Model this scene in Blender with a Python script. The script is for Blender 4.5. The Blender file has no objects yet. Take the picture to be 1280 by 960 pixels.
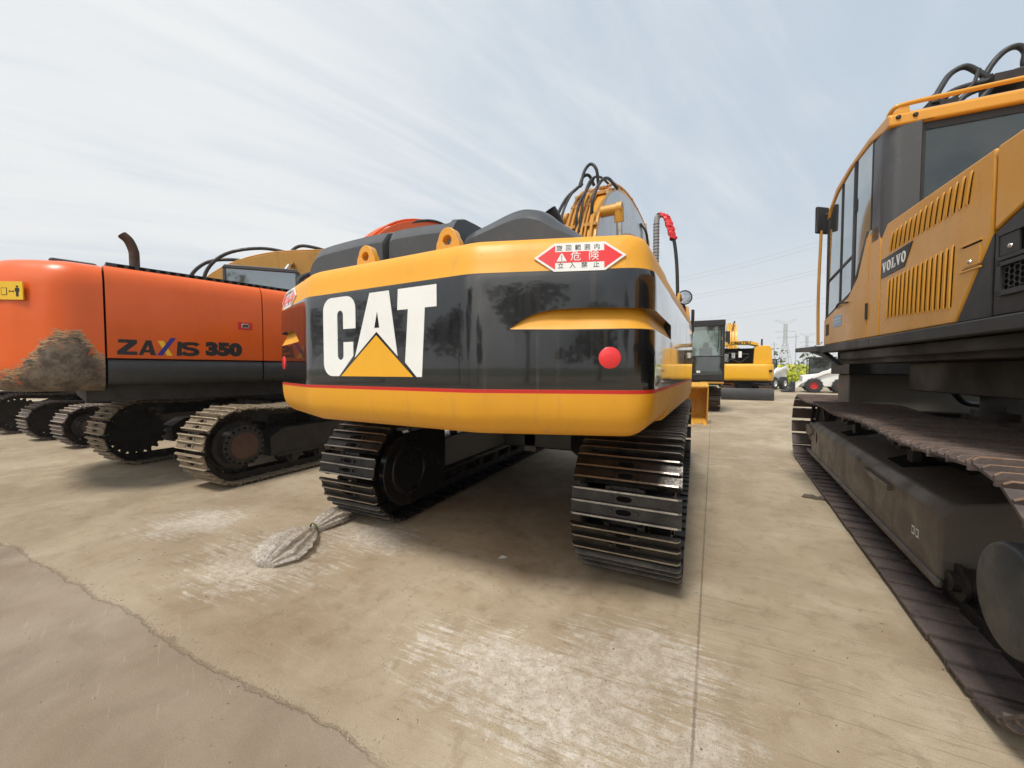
import bpy, bmesh, math, random
from mathutils import Matrix, Vector
random.seed(7)
SC = bpy.context.scene
R = math.radians
# ------------------------------------------------------------------ camera
cam = bpy.data.cameras.new("camera"); camo = bpy.data.objects.new("camera", cam); SC.collection.objects.link(camo)
cam.sensor_width = 36; cam.lens = 36 * 481 / 1280; cam.clip_start = 0.05; cam.clip_end = 3000
camo.location = (0, 0, 1.55); camo.rotation_euler = (R(90) - math.atan(17 / 481), 0, R(25.6)); SC.camera = camo
# ------------------------------------------------------------------ light
SUN_EL, SUN_AZ = 63, 190          # azimuth clockwise from +Y
sun = bpy.data.lights.new("sun", 'SUN'); sun.energy = 2.5; sun.angle = R(13); sun.color = (1, .955, .88)
suno = bpy.data.objects.new("sun", sun); SC.collection.objects.link(suno)
sd = Vector((math.sin(R(SUN_AZ)) * math.cos(R(SUN_EL)), math.cos(R(SUN_AZ)) * math.cos(R(SUN_EL)), math.sin(R(SUN_EL))))
suno.rotation_euler = sd.to_track_quat('Z', 'Y').to_euler(); suno.location = (0, -8, 12)
SC.view_settings.view_transform = 'Standard'; SC.view_settings.look = 'None'; SC.view_settings.gamma = 1
SC.view_settings.exposure = 0.46; SC.view_settings.use_curve_mapping = False


class NT:
    """tiny node-tree writer"""
    def __init__(s, tree):
        s.t = tree; tree.nodes.clear()
    def n(s, typ, ins=None, **kw):
        nd = s.t.nodes.new(typ)
        for k, v in kw.items(): setattr(nd, k, v)
        for k, v in (ins or {}).items(): s.put(nd.inputs[k], v)
        return nd
    def put(s, sock, v):
        if hasattr(v, 'is_linked'): s.t.links.new(v, sock)
        elif isinstance(v, tuple) and len(v) == 3 and sock.type == 'RGBA': sock.default_value = (*v, 1)
        else: sock.default_value = v
    def m(s, op, a, b=0., c=0., clamp=False):
        nd = s.n('ShaderNodeMath', {0: a, 1: b, 2: c}, operation=op); nd.use_clamp = clamp; return nd.outputs[0]
    def mix(s, f, a, b, mode='MIX'):
        nd = s.n('ShaderNodeMix', data_type='RGBA', blend_type=mode)
        s.put(nd.inputs[0], f); s.put(nd.inputs[6], a); s.put(nd.inputs[7], b); return nd.outputs[2]
    def ramp(s, v, a, b, x=0., y=1.):
        nd = s.n('ShaderNodeMapRange', {0: v, 1: a, 2: b, 3: x, 4: y}, interpolation_type='SMOOTHSTEP'); return nd.outputs[0]
    def noise(s, vec, scale, detail=4, rough=.5, dist=0.):
        nd = s.n('ShaderNodeTexNoise', {'Scale': scale, 'Detail': detail, 'Roughness': rough, 'Distortion': dist})
        s.put(nd.inputs['Vector'], vec); return nd.outputs['Fac']
    def vscale(s, vec, xyz, rot=(0, 0, 0), loc=(0, 0, 0)):
        return s.n('ShaderNodeMapping', {'Vector': vec, 'Scale': xyz, 'Rotation': rot, 'Location': loc}).outputs[0]
    def attr(s, name):
        return s.n('ShaderNodeAttribute', attribute_name=name).outputs['Fac']


# ------------------------------------------------------------------ world: thin high cloud over a Nishita sky
W = bpy.data.worlds.new("World"); SC.world = W; W.use_nodes = True
w = NT(W.node_tree)
sky = w.n('ShaderNodeTexSky', sky_type='NISHITA', sun_disc=False, sun_elevation=R(SUN_EL), sun_rotation=R(SUN_AZ), air_density=1.0, dust_density=2.0)
tc = w.n('ShaderNodeTexCoord'); gen = tc.outputs['Generated']
sx = w.n('ShaderNodeSeparateXYZ', {0: gen}); zz = w.m('MAXIMUM', sx.outputs[2], 0.0)
den = w.m('ADD', zz, .22)
pv = w.n('ShaderNodeCombineXYZ', {0: w.m('DIVIDE', sx.outputs[0], den), 1: w.m('DIVIDE', sx.outputs[1], den), 2: 0.}).outputs[0]
pr = w.vscale(pv, (1, 1, 1), (0, 0, R(-68)))          # streets of cloud run away to the right
st = w.vscale(pr, (.40, 1.9, 1))
st2 = w.vscale(w.vscale(pv, (1, 1, 1), (0, 0, R(-60))), (.9, 4.2, 1), (0, 0, 0), (3.1, 1.7, 0))
c1 = w.noise(st, 1.25, 7, .56, 1.1)
c2 = w.noise(st2, 1.2, 6, .6, .9)
c3 = w.noise(pv, .75, 3, .5, .5)
cl = w.m('ADD', w.m('ADD', w.m('MULTIPLY', c1, .55), w.m('MULTIPLY', c2, .22)), w.m('MULTIPLY', c3, .35))
leftw = w.m('MULTIPLY', sx.outputs[0], -.16)      # the veil is thicker towards the west of the view
cover = w.ramp(w.m('ADD', cl, leftw), .45, .78, .0, 1.)
hor = w.ramp(sx.outputs[2], 0.0, .42, 1., 0.)
cover2 = w.m('MAXIMUM', cover, w.m('MULTIPLY', hor, .85))
veil = w.mix(hor, (6.3, 6.45, 6.55), (6.6, 6.7, 6.75))
blue = w.mix(.88, sky.outputs[0], (4.25, 4.95, 5.65))
col = w.mix(cover2, blue, veil)
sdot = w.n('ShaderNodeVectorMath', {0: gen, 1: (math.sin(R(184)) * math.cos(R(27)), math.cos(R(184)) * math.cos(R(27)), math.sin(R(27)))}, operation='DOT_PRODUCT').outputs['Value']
glow = w.m('MULTIPLY', w.ramp(sdot, .86, 1.0), w.ramp(cl, .40, .75, .45, 1.))     # bright patch added behind the camera for glare on the counterweight
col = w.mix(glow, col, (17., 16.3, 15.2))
low = w.ramp(sx.outputs[2], -.03, 0.0, 0., 1.)
col = w.mix(low, (3.2, 3.0, 2.7), col)
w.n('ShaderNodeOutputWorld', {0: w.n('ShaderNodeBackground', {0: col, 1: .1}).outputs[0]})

# ------------------------------------------------------------------ materials
MATS = {}
def newmat(name):
    m = bpy.data.materials.new(name); m.use_nodes = True; t = NT(m.node_tree); MATS[name] = m; return m, t
def surf(t, shader, disp=None):
    o = t.n('ShaderNodeOutputMaterial', {0: shader})
def bsdf(t, **k):
    names = dict(base='Base Color', rough='Roughness', metal='Metallic', coat='Coat Weight', crough='Coat Roughness', normal='Normal', spec='Specular IOR Level', alpha='Alpha', trans='Transmission Weight', emit='Emission Color', estr='Emission Strength')
    nd = t.n('ShaderNodeBsdfPrincipled')
    for a, v in k.items(): t.put(nd.inputs[names[a]], v)
    return nd.outputs[0]
def bump(t, h, strength=.3, dist=.01):
    return t.n('ShaderNodeBump', {'Height': h, 'Strength': strength, 'Distance': dist}).outputs[0]

def paint(name, colr, rough=.32, coat=.35, dirt=.25, dirtcol=(.16, .12, .08), scale=1., wav=.15):
    m, t = newmat(name); o = t.n('ShaderNodeTexCoord').outputs['Object']
    n1 = t.noise(o, 1.7 * scale, 6, .6, .4); n2 = t.noise(o, 28 * scale, 4, .65); n3 = t.noise(t.vscale(o, (9, 9, 1.2)), 1.5, 5, .6)
    c = t.mix(t.ramp(n1, .3, .75, 0, .35), colr, tuple(min(1, v * .78) for v in colr))
    dm = t.m('MULTIPLY', t.ramp(t.m('ADD', t.m('MULTIPLY', n3, .5), t.m('MULTIPLY', n2, .5)), .5, .72), dirt)
    c = t.mix(dm, c, dirtcol)
    chip = t.ramp(t.noise(t.vscale(o, (1, 1, 1)), 55 * scale, 3, .5), .735, .75); chip = t.m('MULTIPLY', chip, min(1., dirt * 3))
    c = t.mix(chip, c, tuple(v * .35 for v in dirtcol))
    scr = t.m('MULTIPLY', t.ramp(t.noise(t.vscale(o, (3, 3, 46)), 2.2, 4, .7, .3), .64, .70), min(.35, dirt * .8))
    c = t.mix(scr, c, tuple(min(.6, v * 1.25 + .03) for v in colr))
    rg = t.m('ADD', t.ramp(n1, .3, .7, rough * .75, rough * 1.35), t.m('MULTIPLY', dm, .5))
    h = t.m('ADD', t.m('MULTIPLY', t.noise(o, 5, 2, .5), 1.), t.m('MULTIPLY', n2, .03))
    surf(t, bsdf(t, base=c, rough=rg, coat=coat, crough=.12, normal=bump(t, h, wav, .02)))
    return m
paint('yellow_paint', (.70, .325, .022), .3, .4, .12)
paint('yellow_piping', (.55, .255, .03), .4, .2, .5, (.10, .06, .03), 2)
paint('old_yellow', (.50, .25, .04), .5, .05, .6, (.14, .09, .05), 2)
paint('worn_bucket', (.60, .31, .035), .55, .0, .9, (.18, .08, .03), 3)
paint('ochre_paint', (.68, .315, .028), .33, .25, .22, (.22, .15, .08))
paint('bright_yellow', (.78, .40, .012), .35, .3, .15)
paint('orange_paint', (.76, .118, .010), .42, .10, .2, (.25, .07, .03))
paint('black_gloss', (.012, .012, .013), .12, .6, .10, (.06, .055, .05), 1, .12)
paint('black_satin', (.018, .018, .019), .5, .0, .3, (.07, .06, .05))
paint('grey_plastic', (.050, .052, .056), .38, .15, .35, (.12, .11, .10))
paint('dark_grey', (.033, .034, .036), .5, .05, .5, (.11, .09, .07))
paint('frame_grey', (.14, .12, .10), .5, .0, .7, (.16, .125, .09), 2)
paint('belly_grey', (.17, .15, .125), .6, .0, .6, (.22, .18, .13))
paint('white_paint', (.86, .86, .83), .4, .2, .08)
paint('cover_disc', (.050, .054, .056), .5, .0, .5, (.075, .065, .055))
paint('under_black', (.009, .009, .010), .32, .2, .3, (.03, .025, .02))
paint('rust_brown', (.075, .038, .024), .7, .0, .8, (.16, .075, .03), 3)
paint('rubber', (.022, .022, .023), .55, .0, .4, (.09, .08, .07), 3)
paint('machine_brown', (.020, .016, .013), .6, .0, .7, (.06, .038, .024), 3)
paint('red_paint', (.60, .02, .02), .35, .2, .1)
paint('signal_red', (.78, .035, .04), .25, .2, .05)
paint('sign_white', (.80, .80, .77), .35, .1, .08)
paint('sign_yellow', (.82, .50, .02), .4, .1, .12)
paint('ink_black', (.012, .011, .011), .45, .0, .1)
paint('logo_amber', (.85, .42, .015), .35, .2, .05)
paint('deep_blue', (.03, .02, .22), .4, .0, .1)
paint('wrap_grey', (.30, .30, .30), .35, .2, .8, (.06, .06, .06), 14)
paint('sticker_blue', (.20, .38, .55), .35, .2, .2)
paint('light_pole', (.42, .40, .38), .6, .0, .2)
paint('pale_panel', (.42, .43, .45), .22, .5, .15)

def steel(name, base, tip=None, rust=.4, rough=.5, metal=.6, rustcol=(.11, .055, .03)):
    m, t = newmat(name); o = t.n('ShaderNodeTexCoord').outputs['Object']; inf = t.n('ShaderNodeObjectInfo').outputs['Random']
    off = t.n('ShaderNodeCombineXYZ', {0: t.m('MULTIPLY', inf, 37.), 1: t.m('MULTIPLY', inf, 11.), 2: 0.}).outputs[0]
    v = t.n('ShaderNodeVectorMath', {0: o, 1: off}, operation='ADD').outputs[0]
    n1 = t.noise(v, 6, 6, .65, .3); n2 = t.noise(v, 60, 4, .6)
    c = t.mix(t.ramp(n1, .35, .65), base, tuple(x * 1.9 for x in base))
    c = t.mix(t.m('MULTIPLY', t.ramp(t.m('ADD', t.m('MULTIPLY', n1, .5), t.m('MULTIPLY', n2, .5)), .44, .62), rust), c, rustcol)
    c = t.mix(t.m('MULTIPLY', inf, .35), c, tuple(x * .6 for x in base))
    surf(t, bsdf(t, base=c, rough=t.ramp(n2, .3, .7, rough * .8, rough * 1.3), metal=metal, normal=bump(t, t.m('ADD', n1, t.m('MULTIPLY', n2, .5)), .5, .006)))
    return m
steel('shoe_black', (.035, .032, .029), rust=.3, rough=.34, metal=.75, rustcol=(.06, .045, .035))
steel('shoe_tip', (.30, .27, .23), rust=.4, rough=.32, metal=.75, rustcol=(.12, .09, .06))
steel('shoe_dusty', (.17, .13, .085), rust=.6, rough=.75, metal=.1, rustcol=(.085, .06, .04))
steel('shoe_dusty_tip', (.33, .27, .19), rust=.45, rough=.6, metal=.2, rustcol=(.14, .10, .06))
steel('shoe_brown', (.095, .075, .070), rust=.5, rough=.6, metal=.2, rustcol=(.11, .07, .045))
steel('shoe_brown_tip', (.20, .13, .085), rust=.85, rough=.75, metal=.1, rustcol=(.22, .10, .045))
steel('chain_dark', (.020, .017, .015), rust=.6, rough=.6, metal=.3, rustcol=(.05, .035, .025))
steel('chrome', (.55, .56, .58), rust=.03, rough=.12, metal=1.)

m, t = newmat('hole_black'); surf(t, bsdf(t, base=(.004, .004, .004), rough=.9, spec=.1))
def glass(name, tint, gloss=.12):
    m, t = newmat(name)
    fr = t.n('ShaderNodeFresnel', {0: 1.5}).outputs[0]
    a = t.n('ShaderNodeBsdfTransparent', {0: tint}).outputs[0]; g = t.n('ShaderNodeBsdfGlossy', {0: (.9, .95, .97), 1: .04}).outputs[0]
    o = t.n('ShaderNodeTexCoord').outputs['Object']
    dust = t.n('ShaderNodeBsdfDiffuse', {0: (.30, .30, .28)}).outputs[0]
    mx = t.n('ShaderNodeMixShader', {0: t.m('MULTIPLY_ADD', fr, 1.6, gloss, True), 1: a, 2: g}).outputs[0]
    surf(t, t.n('ShaderNodeMixShader', {0: t.ramp(t.noise(o, 3, 5, .6), .3, .8, .02, .16), 1: mx, 2: dust}).outputs[0])
glass('glass_green', (.46, .54, .51), .26)
glass('glass_tinted', (.38, .44, .42), .03)
glass('glass_dark', (.12, .14, .14), .07)
glass('glass_clear', (.70, .76, .72), .08)

# counterweight of the big yellow machine: paint bands follow the mesh attributes 'band' (height) and 'groove'
m, t = newmat('banded_paint'); o = t.n('ShaderNodeTexCoord').outputs['Object']
z = t.attr('band'); g = t.attr('groove')
n1 = t.noise(o, 1.6, 5, .6, .3); n2 = t.noise(o, 45, 4, .7)
yel = t.mix(t.ramp(n1, .35, .7, 0, .4), (.74, .345, .018), (.66, .29, .018))
blk = t.mix(t.ramp(n2, .5, .8, 0, .18), (.007, .007, .008), (.04, .037, .033))
isb = t.m('MULTIPLY', t.ramp(z, 1.442, 1.445), t.ramp(z, 2.093, 2.090))
isb = t.m('MULTIPLY', isb, t.m('SUBTRACT', 1., t.ramp(g, 0., .003)))
isr = t.m('MULTIPLY', t.ramp(z, 1.421, 1.424), t.m('SUBTRACT', 1., t.ramp(z, 1.442, 1.445)))
c = t.mix(isb, yel, blk); c = t.mix(isr, c, (.55, .02, .015))
runs = t.m('MULTIPLY', t.ramp(t.noise(t.vscale(o, (13, 13, .8)), 1.6, 5, .6), .56, .74), .16)
c = t.mix(runs, c, (.20, .16, .11))
scr = t.ramp(t.noise(t.vscale(o, (4, 4, 60)), 2.4, 4, .7, .4), .665, .70, 0, .22); c = t.mix(scr, c, (.22, .18, .12))
c = t.mix(t.ramp(t.noise(o, 70, 3, .5), .73, .75, 0, .75), c, (.06, .045, .03))
h = t.m('ADD', t.noise(t.vscale(o, (1, 1, .55)), 3.2, 2, .45, .6), t.m('MULTIPLY', n2, .012))
rg = t.m('MULTIPLY_ADD', isb, -.30, t.ramp(n1, .3, .7, .42, .54))
surf(t, bsdf(t, base=c, rough=rg, coat=isb, crough=.04, normal=bump(t, h, .6, .022)))

# orange counterweight with the scraped, muddy corner (attributes 'band' height, 'run' distance from the seam)
m, t = newmat('orange_scraped'); o = t.n('ShaderNodeTexCoord').outputs['Object']
z = t.attr('band'); s_ = t.attr('run')
n1 = t.noise(o, 1.5, 5, .6, .3); n2 = t.noise(t.vscale(o, (1, 1, 2.6)), 9, 8, .68, .6); n3 = t.noise(t.vscale(o, (1, 1, 4.5)), 11, 9, .78, .8)
hump = t.m('SUBTRACT', t.ramp(s_, -.02, .22, 1.72, 2.0), t.ramp(s_, .32, .86, 0., .46))
dd = t.m('SUBTRACT', t.m('ADD', hump, t.m('ADD', t.m('MULTIPLY', t.m('SUBTRACT', n2, .5), .34), t.m('MULTIPLY', t.m('SUBTRACT', n3, .5), .30))), z)
mud = t.ramp(dd, -.01, .01)
core = t.ramp(dd, .06, .30)
flake = t.ramp(t.m('ADD', n3, t.m('MULTIPLY', dd, -.45)), .44, .53)
mc = t.mix(t.ramp(t.noise(o, 7, 9, .75), .35, .65), (.060, .044, .033), (.20, .155, .11))
sc = t.mix(flake, mc, (.50, .30, .15)); sc = t.mix(t.ramp(t.noise(o, 11, 6, .7), .56, .62), sc, (.60, .10, .02))
mc = t.mix(core, sc, mc)
oc = t.mix(t.ramp(n1, .35, .7, 0, .45), (.76, .118, .010), (.66, .095, .010))
oc = t.mix(t.ramp(z, 1.50, 1.36), oc, (.16, .06, .02))
c = t.mix(mud, oc, mc)
surf(t, bsdf(t, base=c, rough=t.m('MULTIPLY_ADD', mud, .4, .36), coat=t.m('MULTIPLY_ADD', mud, -.10, .10), normal=bump(t, t.m('ADD', t.m('MULTIPLY', t.m('MULTIPLY', n2, mud), .5), t.m('MULTIPLY', t.noise(o, 4, 2), .3)), .5, .02)))

# concrete yard
m, t = newmat('yard_concrete')
P = t.n('ShaderNodeTexCoord').outputs['Object']; sp = t.n('ShaderNodeSeparateXYZ', {0: P}); X, Y = sp.outputs[0], sp.outputs[1]
nb = t.noise(P, .55, 6, .6, .5); nm = t.noise(P, 2.6, 7, .62, .4); nf = t.noise(P, 62, 7, .72); ng = t.noise(P, 140, 3, .6)
streak = t.noise(t.vscale(P, (2.2, 26, 1), (0, 0, R(-7))), 1.4, 6, .66, .7)       # broom and track scuffs run across the yard
streak2 = t.noise(t.vscale(P, (1.2, 60, 1), (0, 0, R(4))), 2.0, 5, .6, .3)
wob = t.m('ADD', t.m('MULTIPLY', t.m('SUBTRACT', t.noise(P, 1.6, 8, .7), .5), .22), t.m('MULTIPLY', t.m('SUBTRACT', t.noise(P, 14, 4, .7), .5), .045))
c = t.mix(t.ramp(nb, .33, .68), (.475, .395, .285), (.39, .315, .215))
c = t.mix(t.ramp(nm, .4, .7, 0, .55), c, (.52, .45, .345))
c = t.mix(t.ramp(t.noise(P, 1.1, 5, .6, .8), .52, .72, 0, .6), c, (.33, .255, .165))
c = t.mix(t.ramp(streak, .50, .66, 0, .22), c, (.56, .51, .42))
st7 = t.noise(P, 6.5, 10, .72, .5)
c = t.mix(t.ramp(st7, .36, .50, .42, 0), c, (.25, .19, .125)); c = t.mix(t.ramp(st7, .55, .72, 0, .45), c, (.58, .51, .40))
c = t.mix(t.ramp(streak2, .6, .7, 0, .3), c, (.25, .20, .15))
def blob(cx, cy, rx, ry, rot=0):
    v = t.vscale(P, (1 / rx, 1 / ry, 1), (0, 0, 0), (-cx / rx, -cy / ry, 0))
    q = t.n('ShaderNodeSeparateXYZ', {0: v}); return t.m('SUBTRACT', 1., t.m('SQRT', t.m('ADD', t.m('POWER', q.outputs[0], 2.), t.m('POWER', q.outputs[1], 2.))))
wear = None
for b in ((-.62, 1.72, .95, .42), (-.25, 2.1, .55, .42), (-3.15, 1.95, .75, .62), (-2.75, 2.65, .7, .35), (.1, 1.55, .5, .3), (-4.6, 2.1, .6, .5)):
    q = blob(*b); wear = q if wear is None else t.m('MAXIMUM', wear, q)
wv = t.m('ADD', wear, t.m('ADD', t.m('MULTIPLY', t.m('SUBTRACT', streak, .5), 2.6), t.m('ADD', t.m('MULTIPLY', t.m('SUBTRACT', t.noise(P, 4.5, 9, .75, .5), .5), 2.2), t.m('MULTIPLY', t.m('SUBTRACT', nf, .5), 1.2))))
wm = t.m('MULTIPLY', t.ramp(wv, .12, .52), t.ramp(wear, -.25, .15))
c = t.mix(t.m('MULTIPLY', wm, .70), c, t.mix(t.ramp(t.noise(P, 17, 9, .74, .3), .34, .64), (.82, .79, .73), (.50, .45, .38)))
pits = t.m('MULTIPLY', t.ramp(t.m('ADD', t.m('MULTIPLY', ng, .5), t.m('MULTIPLY', nf, .5)), .55, .62), t.ramp(wear, -.1, .3))
c = t.mix(t.m('MULTIPLY', pits, .55), c, (.17, .14, .11))
# older greyer slab towards the camera's left, with a ragged edge
edge = t.m('SUBTRACT', t.m('ADD', t.m('MULTIPLY_ADD', X, -.0, 1.10), wob), Y)
oldm = t.m('MULTIPLY', t.ramp(edge, -.004, .012), t.ramp(X, -.95, -1.25))
c = t.mix(t.m('MULTIPLY', t.m('MULTIPLY', t.ramp(edge, -.16, -.01), t.ramp(X, -.8, -1.3)), t.ramp(nf, .35, .6, .2, .8)), c, (.50, .43, .33))
faded = t.m('MULTIPLY', t.ramp(edge, -.1, .25), t.ramp(X, -.1, -1.2))
oldc = t.mix(t.ramp(nm, .35, .7), (.375, .325, .262), (.275, .235, .185))
oldc = t.mix(t.ramp(t.noise(P, .9, 4, .6), .45, .7, 0, .5), oldc, (.37, .295, .235))
c = t.mix(t.m('MAXIMUM', oldm, t.m('MULTIPLY', faded, .8)), c, oldc)
crack = t.m('MULTIPLY', t.m('SUBTRACT', 1., t.ramp(t.m('ABSOLUTE', edge), .004, .016)), t.ramp(X, -.9, -1.3))
c = t.mix(t.m('MULTIPLY', crack, t.ramp(nf, .35, .6, .25, .8)), c, (.17, .135, .10))
# sawn joints
jx = t.m('ABSOLUTE', t.m('SUBTRACT', t.m('PINGPONG', t.m('SUBTRACT', X, t.m('MULTIPLY_ADD', Y, .035, -.05)), 4.5), 0.))
jl = t.m('MULTIPLY', t.m('SUBTRACT', 1., t.ramp(t.m('ADD', jx, t.m('MULTIPLY', t.m('SUBTRACT', nf, .5), .022)), .001, .008)), t.ramp(nm, .25, .55, .35, 1.))
jy = t.m('ABSOLUTE', t.m('SUBTRACT', t.m('PINGPONG', t.m('SUBTRACT', Y, 12.2), 6.), 0.))
jl2 = t.m('MULTIPLY', t.m('SUBTRACT', 1., t.ramp(jy, .003, .014)), t.ramp(Y, 3., 4.))
jn = t.m('MAXIMUM', jl, jl2)
c = t.mix(t.m('MULTIPLY', jn, .62), c, (.14, .115, .09))
# dark drips and oil scuffs
mk = t.m('MULTIPLY', t.ramp(t.noise(t.vscale(P, (1.1, 46, 1), (0, 0, R(-3))), 1.3, 3, .5, .15), .60, .66), t.ramp(blob(.55, 2.4, 1.0, .8), .0, .4))
c = t.mix(t.m('MULTIPLY', mk, .5), c, (.20, .16, .12))
oil = t.m('MULTIPLY', t.ramp(t.noise(t.vscale(P, (3.2, 1.6, 1)), 1.6, 7, .7, .4), .67, .75), .55)
c = t.mix(oil, c, (.16, .125, .095))
spk = t.ramp(t.noise(P, 22, 2, .4), .755, .79)
c = t.mix(t.m('MULTIPLY', spk, .7), c, (.12, .09, .07))
g1 = t.noise(P, 210, 4, .75); g2 = t.noise(P, 95, 3, .6)
c = t.mix(t.ramp(g1, .46, .36, 0, .7), c, (.19, .15, .11))
sc3 = t.m('MULTIPLY', t.ramp(t.noise(t.vscale(t.vscale(P, (1, 1, 1), (0, 0, R(24))), (2.5, 30, 1)), 1.5, 6, .7, .6), .60, .70), .45); c = t.mix(sc3, c, (.60, .55, .47))
c = t.mix(t.ramp(t.noise(P, 9, 10, .8, .3), .62, .68, 0, .5), c, (.16, .125, .095))
c = t.mix(t.ramp(g1, .56, .70, 0, .5), c, (.68, .62, .53))
c = t.mix(t.ramp(g2, .66, .72, 0, .55), c, (.17, .135, .10))
lowf = t.noise(P, .33, 4, .55, .6)
c = t.mix(t.ramp(lowf, .38, .62, 0, .38), c, (.25, .185, .12))
c = t.mix(1., c, t.mix(t.ramp(t.noise(P, .8, 8, .62, .8), .36, .64), (.96, .95, .93), (.77, .735, .685)), 'MULTIPLY')
hgt = t.m('ADD', t.m('ADD', t.m('MULTIPLY', nf, .45), t.m('MULTIPLY', g1, .30)), t.m('ADD', t.m('MULTIPLY', streak, .14), t.m('ADD', t.m('MULTIPLY', jn, -1.2), t.m('ADD', t.m('MULTIPLY', crack, -1.), t.m('ADD', t.m('MULTIPLY', oldm, -.8), t.m('MULTIPLY', pits, -.5))))))
surf(t, bsdf(t, base=c, rough=.82, spec=.3, normal=bump(t, hgt, .55, .012)))

m, t = newmat('plastic_film'); o = t.n('ShaderNodeTexCoord').outputs['Object']; n = t.noise(o, 30, 5, .7)
a = t.n('ShaderNodeBsdfTransparent', {0: (.97, .95, .92)}).outputs[0]
p = bsdf(t, base=t.mix(n, (.42, .38, .33), (.68, .64, .58)), rough=.28, normal=bump(t, n, .7, .01))
surf(t, t.n('ShaderNodeMixShader', {0: t.ramp(n,   .3, .7, .22, .72), 1: a, 2: p}).outputs[0])
def foliage(name, a, b):
    m, t = newmat(name); inf = t.n('ShaderNodeNewGeometry').outputs['Random Per Island']
    surf(t, bsdf(t, base=t.mix(inf, a, b), rough=.75, spec=.2))
foliage('leaf_green', (.035, .055, .018), (.085, .11, .035))
foliage('leaf_spring', (.10, .11, .05), (.19, .19, .09))
foliage('rape_flower', (.55, .52, .02), (.20, .26, .03))
paint('field_green', (.07, .10, .03), .8, 0, .3)
paint('bark', (.09, .065, .045), .8, 0, .3)

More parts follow.
